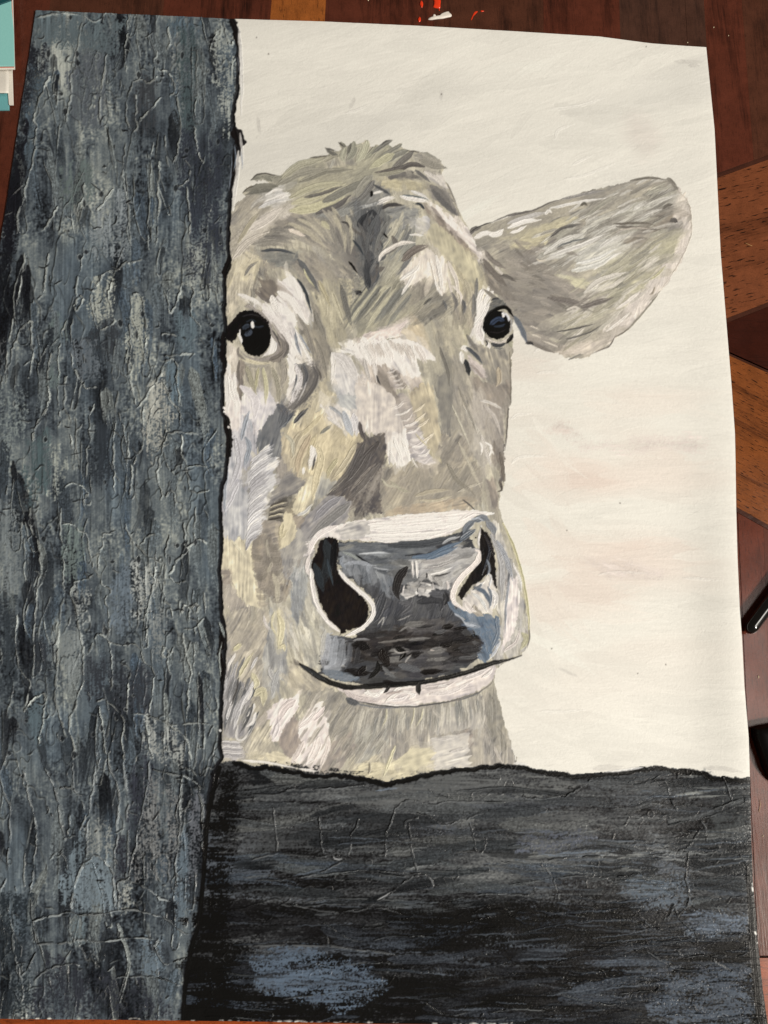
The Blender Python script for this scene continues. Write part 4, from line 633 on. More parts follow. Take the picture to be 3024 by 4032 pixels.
FJ("1115,690 1200,590 1300,520 1335,610 1340,700 1300,780 1180,790 1110,745", (196, 190, 180), 60, part=7)
SJ([("1255,260 1290,360 1240,520", 20, (58, 62, 70)), ("1270,420 1290,480 1270,530", 14, (120, 130, 146)), ("1240,250 1290,330 1330,440", 12, (52, 46, 45)), ("1200,360 1225,375 1205,440 1140,500 1080,570 1050,640 1060,700 1110,740 1160,765", 36, (226, 216, 205), (208, 198, 188)),
    ("1190,600 1260,640 1300,720", 26, (98, 112, 130)), ("1180,640 1240,690 1270,760", 22, (206, 206, 200)), ("1240,580 1220,600 1180,620", 16, (120, 128, 136)), ("1290,620 1330,660 1320,740", 30, (222, 218, 210)), ("1280,600 1300,660 1290,740", 16, (120, 130, 146)), ("1190,720 1200,760 1250,790", 40, (176, 168, 152)), ("1205,570 1240,575 1260,560", 8, (226, 224, 218)), ("1222,340 1218,290 1232,215", 12, (210, 206, 200)), ("1200,280 1203,276", 14, (30, 30, 32)), ("1285,510 1300,540 1290,600", 12, (206, 206, 204)), ("1130,700 1160,740 1200,760", 34, (226, 217, 206))], h=.25, dry=.2)
SJ([("1375,180 1430,300 1490,480 1530,680 1548,880 1530,970", 18, (190, 183, 142), (170, 164, 124)), ("1500,900 1530,940 1490,1010", 34, (184, 180, 142)), ("1550,880 1550,940 1535,1000", 6, (70, 64, 56)), ("1420,520 1400,700 1390,900", 14, (150, 154, 160)), ("1380,1020 1460,960 1490,860", 20, (206, 197, 188))], h=.15, dry=.3)

# ---- eyes ------------------------------------------------------------------------------------------
SD = lambda l, **k: [stroke("D " + a[0], a[1] * .4219 / S, a[2], a[3] if len(a) > 3 else None, **k) for a in l]
SD([("390,255 480,280 560,340 620,420 660,520 700,600 690,680 620,735 500,750 400,720 340,660", 26, (158, 150, 141)), ("700,500 760,600 740,700", 50, (136, 128, 120)), ("650,480 700,560 720,640", 12, (86, 82, 80)), ("400,260 440,250 500,290", 26, (170, 162, 152)), ("640,400 700,490 760,580", 22, (186, 178, 168)), ("620,760 700,720 760,660", 36, (128, 120, 110)), ("360,745 500,780 620,785", 34, (210, 200, 166)), ("400,800 500,810 620,800", 26, (172, 166, 150)), ("330,640 330,700 400,760", 20, (140, 132, 122)), ("340,760 330,860 345,1000", 26, (130, 120, 110))], h=.15, dry=.3)
fill("D 635,520 690,600 690,650 640,700 550,725 600,680 630,610", (226, 219, 208), 110, .5, .5, part=3)
fill("D 345,420 380,380 440,345 520,350 590,400 625,460 637,540 620,620 580,680 520,720 450,712 390,672 360,600 335,530 325,500", (24, 21, 21), 90, .4, .4, var=.02, hv=.01, part=5)
fill("D 230,450 270,400 340,320 400,285 470,290 540,330 600,400 625,460 590,430 520,370 430,350 360,400 340,470 300,560 270,600 215,560 208,500", (38, 34, 34), 130, .8, 1, part=5)
fill("D 345,450 352,520 372,570 366,612 325,530 335,500", (226, 220, 214), 80, .4, .4, part=5)
SD([("375,470 400,440 440,430", 44, (66, 76, 88), (44, 50, 58)), ("390,520 430,510 450,470", 44, (74, 84, 98), (44, 50, 58)), ("470,440 520,450 570,440", 26, (56, 64, 74), (36, 38, 42)), ("400,400 450,380 500,400", 18, (48, 54, 60)), ("360,350 450,330 540,350", 10, (58, 56, 56)), ("460,395 462,420 468,460", 30, (244, 240, 232), (238, 232, 224)), ("520,600 480,640 440,620", 30, (30, 30, 28)), ("300,560 260,570 280,600", 16, (44, 40, 40))], h=.1, dry=.3, part=5, taper=(.15, .2))
SE = lambda l, **k: [stroke("E " + a[0], a[1] * .4219 / S, a[2], a[3] if len(a) > 3 else None, **k) for a in l]
fill("E 1230,300 1260,230 1320,180 1380,220 1420,260 1300,290 1230,350 1190,400 1180,370", (104, 104, 100), 120, .8, 1, part=3)
fill("E 1195,400 1230,340 1300,300 1370,300 1430,350 1452,420 1430,500 1380,550 1310,562 1240,535 1200,480", (26, 24, 25), 90, .4, .4, var=.02, hv=.01, part=6)
SE([("1200,400 1240,330 1320,280 1400,265 1440,310 1470,350", 30, (30, 28, 28)), ("1195,400 1190,450 1210,510", 10, (40, 38, 38)), ("1260,420 1330,370 1390,390", 44, (62, 80, 108), (40, 46, 58)), ("1290,440 1350,440 1400,420", 20, (50, 60, 74)), ("1250,490 1330,500 1410,460", 10, (54, 50, 50)), ("1365,315 1380,330 1375,360", 24, (226, 224, 222)), ("1395,320 1425,360 1432,400", 20, (222, 222, 222)), ("1452,370 1458,430 1440,500", 10, (160, 158, 156)), ("1300,285 1350,265 1420,260", 28, (24, 22, 22))], h=.1, dry=.2, part=6, taper=(.15, .2))
SE([("1270,600 1330,615 1400,600", 40, (74, 76, 78)), ("1215,545 1290,585 1370,588 1440,530", 18, (206, 196, 182)), ("1235,590 1240,620 1245,645", 36, (232, 226, 216)), ("1465,520 1445,560 1405,600", 34, (28, 26, 26)), ("1215,570 1230,600 1215,620", 8, (50, 48, 48)), ("1230,250 1300,230 1360,240", 26, (120, 118, 112)), ("1270,200 1310,185 1340,190", 16, (80, 80, 82)), ("1110,440 1190,330 1260,200", 40, (232, 226, 216)), ("1140,250 1160,160 1200,110", 34, 'W'), ("1180,560 1150,480 1180,380", 50, (220, 213, 204)), ("1460,640 1440,600 1470,590", 26, (170, 168, 140)), ("1290,640 1340,650 1380,645", 12, (120, 120, 116))], h=.2, dry=.25, part=3)
stroke("J 1228,205 1236,200", 2.5, (206, 208, 206), h=.3)

# keep the face's own outline ragged by a few dark contour marks
for q, w_, c_ in (("Z 986,711 1011,690 1045,684 1075,690 1104,694", 2, (80, 74, 66)), ("Z 956,762 973,745 1011,730", 2, (84, 78, 70)), ("Z 1222,622 1273,617 1300,614", 2, (90, 84, 74)), ("Z 1281,586 1306,591 1329,601", 2.2, (86, 82, 76)), ("Z 1334,563 1350,575 1361,577", 2.4, (84, 80, 74)), ("Z 1501,574 1522,557 1548,553", 2, (90, 86, 80)), ("Z 1602,595 1632,599 1661,601", 2, (92, 86, 78)), ("Z 1758,720 1785,780 1812,845", 2, (120, 112, 102)), ("Z 1961,1936 1975,1930 1968,1900", 2, (70, 62, 56))):
    stroke(q, w_, c_, h=.08, dry=.6, al=.8)

# ---- fence post ------------------------------------------------------------------------------------
pe = P(POST_EDGE); pe = np.vstack([pe, [[-60, CH + 60], [-60, -60]], [[(904 - CX0) / S, -60]]])
jag = .7
Xw = xx + WX * .55 + FINE * .15; Yw = yy + WY * .6
pm = inside(pe, Xw, Yw)
SP = noise(34, 1.2, 90, 920) * .5 + noise(12, .8, 90, 921) * .45 + noise(60, 5, 90, 922) * .55
LO = noise(70, 22, 90, 923); LO2 = noise(26, 12, 85, 924); BLU = noise(60, 24, 88, 925)
grain = noise(1.15, .9, 0, 926) * .62 + noise(2.4, 1.2, 90, 927) * .55; grain = np.sign(grain) * np.abs(grain) ** .8
tear = noise(7, 3.2, 80, 928); rough = np.clip(.55 + .5 * noise(18, 12, 90, 929), .1, 1.2)
lev = .545 + .055 * SP + .095 * LO + .075 * LO2 + .115 * rough * grain + .035 * FINE + .06 * np.tanh(tear * 1.5)
lev -= .22 * np.exp(-((NX + .155 * (NY - 45) - 142) / 60) ** 2) * (NY < 1300) + .10 * np.clip((NY - 2900) / 1100, 0, 1)  # black left edge; towards the bottom, vignetting is put into the colour
stops = [(0, (20, 22, 25)), (.22, (38, 42, 46)), (.42, (68, 76, 82)), (.62, (96, 104, 106)), (.85, (144, 148, 140)), (1.1, (186, 187, 174))]
def ramp(v, st_):
    xs_ = [s_[0] for s_ in st_]; return np.stack([np.interp(v, xs_, [s_[1][i] / 255 for s_ in st_]) for i in range(3)], -1).astype(np.float32)
pc = ramp(lev, stops)
bl = np.clip((BLU - 1.0) * 1.6, 0, 1)[..., None] * .55
pc = pc * (1 - bl) + np.array([82, 95, 104], np.float32) / 255 * (1 + .10 * SP[..., None] + .03 * grain[..., None]) * bl
COL[pm] = pc[pm]; PART[pm] = 1; ANG[pm] = 90
n1 = noise(44, 13, 88, 930) + .25 * noise(6, 4, 90, 931); n2 = noise(22, 9, 95, 932) + .3 * noise(4, 3, 90, 933); n3 = noise(9, 5, 90, 936)
def crests(n, w):
    gy_, gx_ = np.gradient(n); g = np.sqrt(gx_ ** 2 + gy_ ** 2) + .004
    return np.exp(-(n / g / w) ** 2), gx_ / g, gy_ / g
c1, g1x, g1y = crests(n1, 1.15); c2, g2x, g2y = crests(n2, .8); c3, g3x, g3y = crests(n3, .7); k3 = np.clip(noise(16, 14, 0, 937) * .9 - .35, 0, 1)
k1 = np.clip(noise(40, 20, 90, 934) * .7 + .45, 0, 1); k2 = np.clip(noise(25, 25, 0, 935) * .9 - .1, 0, 1)
relief = .065 * grain * rough + .08 * SP + .34 * c1 * k1 + .18 * c2 * k2 + .14 * c3 * k3 + .16 * np.clip(n1, -1.5, 1.5) + .06 * tear
HGT[pm] = relief[pm]
tint = (np.clip(c1 * k1 * .42 + c2 * k2 * .36 + c3 * k3 * .30, 0, .8) * np.clip(.6 + .5 * BRK, 0, 1.1))[..., None]
dk = (np.roll(np.roll(c1, -2, 0), -1, 1) * k1 * .40 * (g1y > -.2) + np.roll(np.roll(c2, -2, 0), -1, 1) * k2 * .45 + np.roll(c3, -2, 0) * k3 * .5)[..., None]  # shadow of each crest, painted into the colour just above it
pcol = COL * (1 - np.clip(dk, 0, .7)) ; pcol = pcol * (1 - tint) + np.array([160, 163, 154], np.float32) / 255 * tint
COL[pm] = pcol[pm]
def knife(x, y, l, w, a, c, c2, clip, crest=(168, 173, 166), rim=.6, r=None, horiz=False, bow=.06):
    """a palette-knife drag: streaked body, with paste squeezed up in a broken lip round its sides and far end"""
    X, Y = (x - CX0) / S, (y - CY0) / S; d = np.array([math.cos(a), math.sin(a)]); nn = np.array([-d[1], d[0]]); bw = nn * l * bow * r.normal()
    body = [np.array([X, Y]) - d * l * .5, np.array([X, Y]) + bw, np.array([X, Y]) + d * l * .5]
    stroke(body, w, c, c2, h=.12, dry=1.0, al=r.uniform(.5, .95), taper=(.15, .15), clipmask=clip, bris=1.5, wob=.7, bvar=.25)
    if r.random() > rim: return
    hw = w * .5; e = body[2]
    if r.random() < .5: side = [body[0] + nn * hw, body[1] + nn * hw, e + nn * hw * .9 - d * hw, e + d * hw * .1, e - nn * hw * .9 - d * hw, body[1] - nn * hw]
    else: side = [body[0] + nn * hw * r.choice([-1, 1]), body[1] + nn * hw, e + nn * hw * r.uniform(-.5, .8)]
    pt = smooth(np.array(side), 7) + np.convolve(r.standard_normal(64), np.ones(4) / 4, 'same')[:1] * .5; i0 = 0; n = len(pt)
    while i0 < n - 2:
        i1 = min(n, i0 + int(r.integers(4, 11))); seg = pt[i0:i1 + 1] + r.standard_normal((len(pt[i0:i1 + 1]), 2)) * .35
        stroke(seg + np.array([-1.2, -1.2]), r.uniform(1.2, 3), (18, 20, 22), h=0, al=r.uniform(.2, .9), dry=.8, sm=False, clipmask=clip)  # shadow line painted up and left of the lip
        k = r.uniform(.65, 1.1); stroke(seg, r.uniform(1.1, 2.2), tuple(v * k for v in crest), tuple(v * k * .8 for v in crest), h=r.uniform(.35, .9), al=r.uniform(.3, .95), dry=.7, sm=False, clipmask=clip)
        i0 = i1 if r.random() < .75 else i1 + 2
pmf = pm.astype(np.float32); rk = np.random.default_rng(77)
for i in range(300):
    y = rk.uniform(20, 4050); x = rk.uniform(-60, 860); low = y > 2000
    c = [(44, 49, 54), (98, 108, 112), (114, 122, 122), (76, 91, 104), (66, 75, 82), (126, 132, 128), (34, 37, 41), (86, 98, 106)][rk.integers(8)]
    if x < 120 and rk.random() < .6: c = (32, 34, 38)
    knife(x, y, rk.uniform(30, 130), rk.uniform(5, 19), math.radians(90 + rk.normal(0, 7)), c, tuple(v * .62 for v in c), pmf, r=rk, rim=.45)
for q, c_, am in (("1 230,90 560,100 800,150 700,400 520,300 250,300 200,200", (84, 95, 106), .85), ("1 540,350 700,360 680,800 520,850 450,560", (84, 91, 93), .7),
    ("1 1440,130 1500,300 1530,560 1500,850 1440,700 1400,400", (142, 147, 134), .6), ("1 1150,120 1240,200 1220,500 1180,650 1130,400", (128, 131, 120), .5),
    ("1 190,300 280,300 300,450 230,600 200,900 130,1000 160,600", (38, 41, 44), .8), ("1 230,460 320,480 240,720 230,930 180,1100 160,760", (68, 80, 96), .7), ("1 1330,1080 1400,1100 1390,1320 1330,1330", (46, 43, 43), .8),
    ("1 1100,130 1300,130 1280,240 1180,230 1100,190", (74, 89, 106), .8), ("1 700,1300 850,1300 850,1659 620,1659 640,1400", (122, 130, 127), .6), ("1 870,540 1000,540 1000,850 840,850", (58, 62, 62), .5),
    ("1 0,1250 60,1250 130,900 180,700 130,1100 80,1659 0,1659", (30, 31, 33), .85), ("1 1180,200 1290,260 1280,900 1200,1000 1190,600", (62, 74, 84), .5), ("1 400,1150 600,1100 600,1300 430,1330", (88, 98, 102), .6), ("1 1160,900 1440,900 1440,1659 1280,1659 1180,1200", (50, 56, 62), .5),
    ("2 860,290 910,280 945,400 940,600 930,720 850,760 845,600", (147, 150, 133), .75), ("2 610,260 700,150 720,200 710,290 740,400 640,490 600,350", (150, 153, 136), .6), ("2 940,960 1050,860 1130,980 1150,1060 1060,1230 1000,1290 950,1200", (154, 154, 138), .8),
    ("2 0,900 160,900 170,1050 130,1200 30,1290 20,1000", (124, 134, 125), .6), ("2 1095,690 1160,830 1160,1000 1110,940", (86, 101, 117), .8), ("2 640,500 740,470 760,640 640,640 560,560", (52, 57, 58), .7), ("2 340,450 420,430 390,600 380,850 320,880 330,650", (94, 106, 111), .8),
    ("2 580,1180 740,1150 740,1450 560,1480", (48, 55, 58), .7), ("2 330,1250 420,1300 410,1500 330,1600", (140, 145, 130), .6), ("2 180,1250 320,1150 330,1500 170,1659", (72, 88, 98), .8), ("2 480,560 600,600 640,800 520,820 470,700", (90, 99, 101), .7), ("2 1160,430 1250,420 1290,520 1230,640 1160,620", (86, 100, 114), .8), ("2 0,0 60,0 30,300 0,520", (30, 32, 33), .8), ("2 280,600 330,500 400,560 300,800 240,700", (42, 48, 50), .5), ("2 1170,20 1400,20 1440,200 1240,160", (56, 62, 66), .4),
    ("3 720,450 860,360 870,480 860,740 800,820 730,780 710,600", (96, 107, 124), .85), ("3 880,360 1010,340 1020,400 1000,560 960,640 930,740 880,700 870,480", (153, 156, 144), .9), ("3 480,520 600,540 560,700 530,760", (138, 142, 132), .6), ("3 400,820 520,780 540,950 500,1150 440,1180 400,1000", (116, 123, 117), .8),
    ("3 410,110 520,140 560,250 500,440 420,450", (98, 109, 112), .8), ("3 160,1330 290,1220 290,1400 250,1540 170,1400", (78, 92, 106), .8), ("3 740,1160 900,1160 900,1190 740,1190", (100, 114, 130), .8), ("3 0,0 120,0 130,400 60,560 0,500", (108, 116, 112), .5), ("3 1000,640 1080,640 1060,1000 960,880", (120, 125, 118), .4), ("3 560,1000 1000,1060 980,1340 560,1240", (52, 57, 60), .6), ("3 220,880 340,850 330,1100 230,1060", (48, 54, 56), .6), ("3 0,600 100,640 100,1200 0,1200", (50, 58, 60), .5), ("3 940,1430 1180,1500 1230,1659 980,1659", (140, 143, 132), .45),
    ("4 540,680 620,620 700,660 740,720 740,950 640,930 560,980 480,990 470,900 500,780", (104, 116, 130), .95), ("4 470,480 540,460 550,640 500,740 460,900 410,940 440,740 480,600", (96, 108, 122), .8), ("4 1190,420 1240,380 1230,700 1220,950 1160,1000 1150,900 1170,600", (88, 101, 118), .85), ("4 1110,980 1210,970 1210,1060 1160,1050", (86, 98, 114), .8),
    ("4 930,1210 1040,1200 1060,1370 930,1400", (90, 103, 120), .9), ("4 480,1000 560,1010 540,1170 470,1160", (88, 100, 112), .7), ("4 0,900 200,900 200,1659 0,1659", (40, 48, 50), .55), ("4 590,420 720,380 740,560 600,600", (126, 130, 120), .6), ("4 880,580 1000,100 1180,250 1150,700 860,760", (112, 114, 108), .4), ("4 760,560 840,560 840,760 750,760", (44, 46, 50), .6), ("4 300,1300 900,1450 1150,1659 200,1659", (46, 50, 54), .5), ("4 880,60 980,60 900,400 840,400", (50, 54, 60), .5), ("4 1240,200 1310,250 1310,700 1240,800", (90, 94, 96), .4), ("4 780,800 840,800 830,930 790,940", (146, 148, 134), .7)):
    sl, f = soft(q, tuple(.8 * v + .2 * sum(c_) / 3 for v in ((c_[0], c_[1] + 3, c_[2] - 4) if c_[2] > c_[0] + 12 else (c_[0] - 1, c_[1] - 1, c_[2] + 3))), am * (.8 if c_[0] > 120 else 1.0), 90, 4, .85); HGT[sl] += (f[..., 0] * .08)
RIDGES = {'1': ["330,500 290,580 250,690 225,790 240,830 235,930 225,1010 180,1180 150,1320 120,1420 110,1530", "480,480 465,600 445,760 440,830", "540,150 510,300 480,480", "700,360 680,500 665,640 660,820", "830,100 835,200 820,350 825,480", "870,540 850,620 830,720 840,830 880,860 890,780 895,700 890,620", "1020,330 1015,400 1035,460 1090,470 1130,530 1140,590 1110,640", "1050,640 1000,700 940,760 910,820", "1110,180 1105,270 1100,330", "1160,640 1180,760 1180,880 1160,990 1130,1070", "1290,330 1285,500 1280,700 1275,850 1300,1000 1330,1070", "1080,890 1090,980 1100,1090", "1000,930 990,1080 985,1180 980,1300 970,1450 975,1560 990,1659", "1050,1060 1045,1200 1040,1330 1030,1500 1020,1600", "820,940 805,1080 810,1200 830,1330 850,1480 855,1600", "1210,1050 1245,1090 1250,1160 1200,1210 1150,1220", "1225,1220 1230,1330 1245,1430 1250,1550", "750,1240 690,1310 630,1380", "380,1350 330,1440 280,1510", "560,1200 540,1300 500,1370", "1460,150 1480,250 1510,300 1535,260", "250,120 340,100 450,95 540,105 620,150 700,90 770,110", "880,535 930,520 960,550 1010,520 1040,505"],
 '2': ["165,0 150,150 110,330 80,450 60,600 40,750 10,880", "130,500 170,460 210,450 215,550 215,680 200,770 190,820", "130,500 90,630 50,760", "320,0 310,120 280,260 250,300", "430,440 400,570 385,700 385,850 390,980 400,1090 380,1130", "330,650 310,780 310,870 325,900 310,1000 270,1060 230,1130 215,1230", "550,0 520,120 500,240 490,300", "480,430 465,560 470,680 480,760", "490,760 520,820 560,880 630,870", "440,800 425,900 430,1000 465,1090 475,1200 480,1290", "600,260 600,350 620,440 640,490", "720,190 715,290 740,400 740,460 700,490 650,500", "830,50 760,110 700,130 640,190 600,250", "930,40 870,60 830,60", "870,270 910,270 940,340 950,430 955,550 940,640 940,720", "860,280 850,400 855,520 850,660 840,760 850,840 870,930 900,1000", "900,1010 980,890 1045,810 1080,720 1120,685 1155,720 1160,830 1165,950 1160,1000 1110,950 1090,890 1055,820", "1165,1000 1180,1060 1185,1140", "1070,250 1100,320 1115,390 1160,300 1190,200 1230,210 1270,240 1250,320 1250,400 1290,450 1320,490", "1060,530 1100,520 1160,540", "1080,670 1150,665 1210,655 1280,660", "1090,540 1090,640", "620,980 600,1080 585,1200 570,1330 560,1480", "530,1110 500,1180 490,1300 485,1420", "770,900 755,1030 745,1180 745,1320 755,1450 750,1600", "780,1040 810,1150 830,1270 860,1380 860,1500 850,1600", "940,1000 945,1150 935,1250 900,1320 860,1380", "1100,1180 1060,1260 1050,1370 1030,1430 1050,1520 1040,1620", "1100,1175 1170,1165 1240,1175 1320,1180", "1190,1180 1190,1300 1215,1370 1235,1480 1240,1550", "1230,1390 1300,1385 1360,1395", "420,1520 480,1500 540,1520 580,1570 560,1600 555,1659", "1240,1550 1300,1560 1370,1540", "1090,1590 1110,1550 1140,1570 1145,1659", "490,330 520,290 545,290 540,350 500,375 485,330"],
 '3': ["210,0 200,100 240,200 265,300 265,400 245,550 230,750 220,950 210,1120", "160,200 165,350 160,480", "400,0 400,200 415,400 420,550 400,700 380,850 375,1000 365,1150 360,1250 380,1350 415,1430 430,1520", "410,105 470,110 520,150 570,180 590,280 610,390 650,440 670,500 720,530 715,580 690,600 715,680 715,760 710,860", "480,490 470,560 500,660 520,780 540,900 555,970", "480,490 530,470 580,460 620,430", "510,1240 545,1130 550,980 590,930 620,850 660,830 695,850 720,890 735,960 735,1080 725,1200", "710,870 760,890 810,900 880,890 930,950 950,1010 1000,1060 1000,1150 990,1260 975,1350", "730,170 680,180 670,260 650,340 640,420", "820,100 860,200 920,270 970,320 1070,370", "1100,180 1090,300 1080,420 1065,520 1075,600 1110,640 1130,720", "1280,0 1270,150 1260,230 1220,280 1150,360 1110,440", "1110,450 1150,490 1220,480", "1200,100 1210,230 1230,270", "1010,380 1010,500 970,620 960,750 950,880", "1200,820 1215,940 1240,1060 1235,1200 1215,1380", "1270,780 1270,900 1265,1050", "1330,550 1330,700 1280,780 1200,800", "640,1270 680,1255 740,1300 790,1350 810,1400 800,1520 810,1659", "850,1080 840,1200 830,1350", "650,1300 680,1450 690,1580 720,1659", "870,1345 940,1350 1000,1370 1060,1390 1140,1420 1220,1410 1320,1405 1400,1430", "1060,1390 1120,1430 1190,1480 1235,1550 1245,1659", "950,1410 970,1500 1000,1659", "110,700 110,900 120,1030 180,1110 200,1160 160,1320", "160,1330 210,1260 290,1215 300,1280 280,1400 250,1540", "300,1270 360,1260", "500,1250 465,1360 460,1450 480,1560 480,1650", "920,240 950,200 1010,180 1030,200", "1270,210 1320,210 1350,240", "1190,690 1210,640 1240,660 1230,740", "1060,940 1080,915 1100,950 1080,980 1062,945", "1250,660 1275,625 1300,650 1280,700"],
 '4': ["480,0 490,180 540,240 555,350 530,450", "290,40 340,130 380,250 400,400 430,520", "150,60 190,200 230,380 240,500 220,680 210,780 200,900 220,1040 240,1180 215,1300 150,1400", "630,30 600,250 570,450 560,640", "560,660 620,610 680,640 730,710 745,800 750,950", "550,670 500,780 470,900 470,960", "710,0 770,150 780,250 770,400 760,550 745,700", "810,0 835,200 830,400 835,600 830,770", "980,0 960,200 910,400 880,580 840,770", "770,780 850,780 930,810 1010,860 1060,900 1130,910", "770,790 775,870 770,950", "220,1040 350,1010 450,980 540,1000 700,985 820,965 900,970 980,990 1080,1020 1150,1080 1230,1130 1310,1110", "250,1195 400,1180 540,1160 620,1170 750,1165 880,1150 1030,1155", "1040,1160 1020,1210 1060,1310 1130,1310 1230,1270", "1190,80 1180,250 1170,500 1155,750 1140,910", "1000,50 1100,80 1190,90 1270,130 1310,180 1320,350 1330,550 1340,750", "1240,250 1200,400 1180,500", "230,1430 330,1350 460,1320 520,1330", "760,1410 850,1400 960,1400 1070,1420 1180,1460", "20,180 60,280 70,450 60,600 50,750 10,850", "80,1130 100,1250 120,1340 150,1430", "1250,1080 1290,1040 1300,950", "400,180 450,170 520,200", "330,630 370,590 420,620 450,700"]}
for t_, ls in RIDGES.items():
    for q in ls: ridge(t_ + ' ' + q, w=rng.uniform(2.1, 3.4), h=rng.uniform(.5, .95), c=(172, 176, 168) if t_ != '4' else (150, 155, 152))
r9 = np.random.default_rng(99); ys_, xs_ = np.nonzero(pm & (NX > -60) & (NX < 880)); pmf = pm.astype(np.float32)
for i in range(230):      # cracks and tears in the paste
    q_ = r9.integers(len(ys_)); x, y = xs_[q_], ys_[q_]; a = r9.choice([r9.normal(1.45, .3), r9.normal(.1, .5)]); l = r9.uniform(5, 22); pts_ = [np.array([x, y], float)]
    for k_ in range(4):
        a += r9.normal(0, .45); pts_.append(pts_[-1] + l / 4 * np.array([math.cos(a), math.sin(a)]))
    stroke(pts_, r9.uniform(1.1, 2.6), (18, 19, 21), (40, 44, 46), h=-.1, dry=.5, al=r9.uniform(.5, 1), sm=False, clipmask=pmf)
    stroke([p_ + np.array([1.2, 1.6]) for p_ in pts_], r9.uniform(.9, 1.7), (150, 154, 148), h=.5, dry=.9, al=r9.uniform(.2, .8), sm=False, clipmask=pmf)
for i in range(70):       # burst bubbles with a raised rim
    q_ = r9.integers(len(ys_)); x, y = xs_[q_], ys_[q_]; rx, ry = r9.uniform(1.5, 4), r9.uniform(2.5, 9); t_ = np.linspace(0, 6.28, 11)
    stroke([np.array([x, y - ry * .6]), np.array([x, y + ry * .6])], rx * 2, (34, 37, 40), h=-.15, dry=.3, al=.8, sm=False, clipmask=pmf)
    stroke(np.c_[x + rx * np.cos(t_), y + ry * np.sin(t_)], 1.3, (146, 150, 146), (90, 94, 94), h=.4, dry=.8, al=r9.uniform(.3, .8), sm=False, clipmask=pmf)
# lumps of paste torn open along the edge, and the black line that outlines the post
pf = smooth(P(POST_EDGE), 3)
PART_bak = PART.copy()
for off, w_, c_, al_ in ((-2.6, 4.6, (24, 23, 24), .8), (-.6, 3.4, (15, 13, 13), 1)):
    stroke(pf + np.array([off, 0]), w_, c_, (44, 46, 50), h=.1, dry=.25, al=al_, taper=(0, 0), sm=False, wob=.7)
for q, w_ in (("A 300,10 340,130 340,220", 16), ("A 290,180 300,330 270,560", 9), ("A 235,1210 215,1300 205,1440", 9), ("D 195,500 190,700 195,900", 9), ("D 215,1280 235,1420 240,1560", 9), ("F 235,0 245,100 225,300", 9), ("H 170,150 180,260 160,400 175,700", 8), ("1 1500,130 1540,200 1555,330", 9)):
    stroke(q, w_, 'K', (36, 34, 34), h=.15, dry=.15, wob=1.5)
ST([("A 290,180 305,300 285,420", 14, (110, 120, 130)), ("A 240,600 260,420 265,250", 12, (96, 104, 112)), ("H 160,620 150,450 175,300", 12, (150, 156, 150)), ("H 150,120 185,200 200,260", 22, (130, 136, 132))], h=.4, dry=.3)
for q in ("D 190,1190 200,1215", "D 195,1230 205,1250", "H 150,1120 170,1140", "D 235,1370 245,1395"):
    stroke(q, 3.2, (236, 230, 220), h=.3, dry=0, sm=False)
# cut-in white along the post
for q, w_ in (("A 345,60 365,250 360,400", 4), ("A 330,230 320,400 290,640 275,790", 6), ("1 1560,180 1580,500 1575,760", 5), ("D 215,900 225,1060 230,1250", 8)):
    stroke(q, w_, (238, 233, 222), h=.2, al=.8)
ST([("1 1555,380 1562,470", 8, (150, 156, 165)), ("A 355,240 365,330 362,400", 9, (150, 156, 165))], al=.6, h=.05)
PART[:] = PART_bak; PART[pm] = 1

# ---- fence rail ------------------------------------------------------------------------------------
rt = P(RAIL_TOP); rt = np.vstack([rt, [[CW + 60, (3075 - CY0) / S], [CW + 60, CH + 60], [rt[0][0], CH + 60]]])
rm = inside(rt, xx + WX * .8, yy + WY * .9 + FINE * .3) & ~pm
SH = noise(34, 1.1, 2, 940) * .55 + noise(12, .8, 178, 941) * .4 + noise(70, 5, 0, 942) * .5
LH = noise(90, 18, 178, 943); L2 = noise(30, 10, 0, 944); gr2 = noise(1.0, .6, 0, 945)
dep = (NY - 3030) / 1000
lev = .395 + .075 * SH + .075 * LH + .05 * L2 + .07 * gr2 - .24 * np.clip(dep * 1.25 - .1, 0, 1)
stops2 = [(0, (20, 19, 19)), (.20, (34, 33, 33)), (.40, (68, 70, 71)), (.58, (98, 100, 97)), (.8, (138, 139, 132)), (1.1, (180, 180, 170))]
rc = ramp(lev, stops2)
bl = np.clip((noise(50, 14, 176, 946) - 1.1 + .45 * SH + .3 * gr2) * 1.5, 0, 1)[..., None] * np.clip(dep * 3, 0, 1)[..., None] * .6
rc = rc * (1 - bl) + np.array([80, 92, 106], np.float32) / 255 * bl
COL[rm] = rc[rm]; PART[rm] = 2
m1 = noise(15, 40, 88, 950) + .3 * noise(5, 5, 0, 951)
d1, _, _ = crests(m1, 1.0); kk = np.clip(noise(30, 20, 0, 952) - .5, 0, 1)
m2 = noise(55, 12, 3, 953) + .25 * noise(5, 4, 0, 954); d2, _, _ = crests(m2, 1.1); kk2 = np.clip(noise(40, 20, 0, 955) * .8 + .1, 0, 1)
HGT[rm] = (.018 * gr2 + .10 * SH + .22 * d1 * kk + .30 * d2 * kk2 + .08 * np.clip(m2, -1.5, 1.5))[rm]
tt_ = (d2 * kk2 * .22 + d1 * kk * .16)[..., None]
rcol = COL * (1 - np.clip(np.roll(d2, -2, 0) * kk2 * .4, 0, .6)[..., None]); rcol = rcol * (1 - tt_) + np.array([128, 131, 128], np.float32) / 255 * tt_  # first step paints a shadow line above each crest
COL[rm] = rcol[rm]
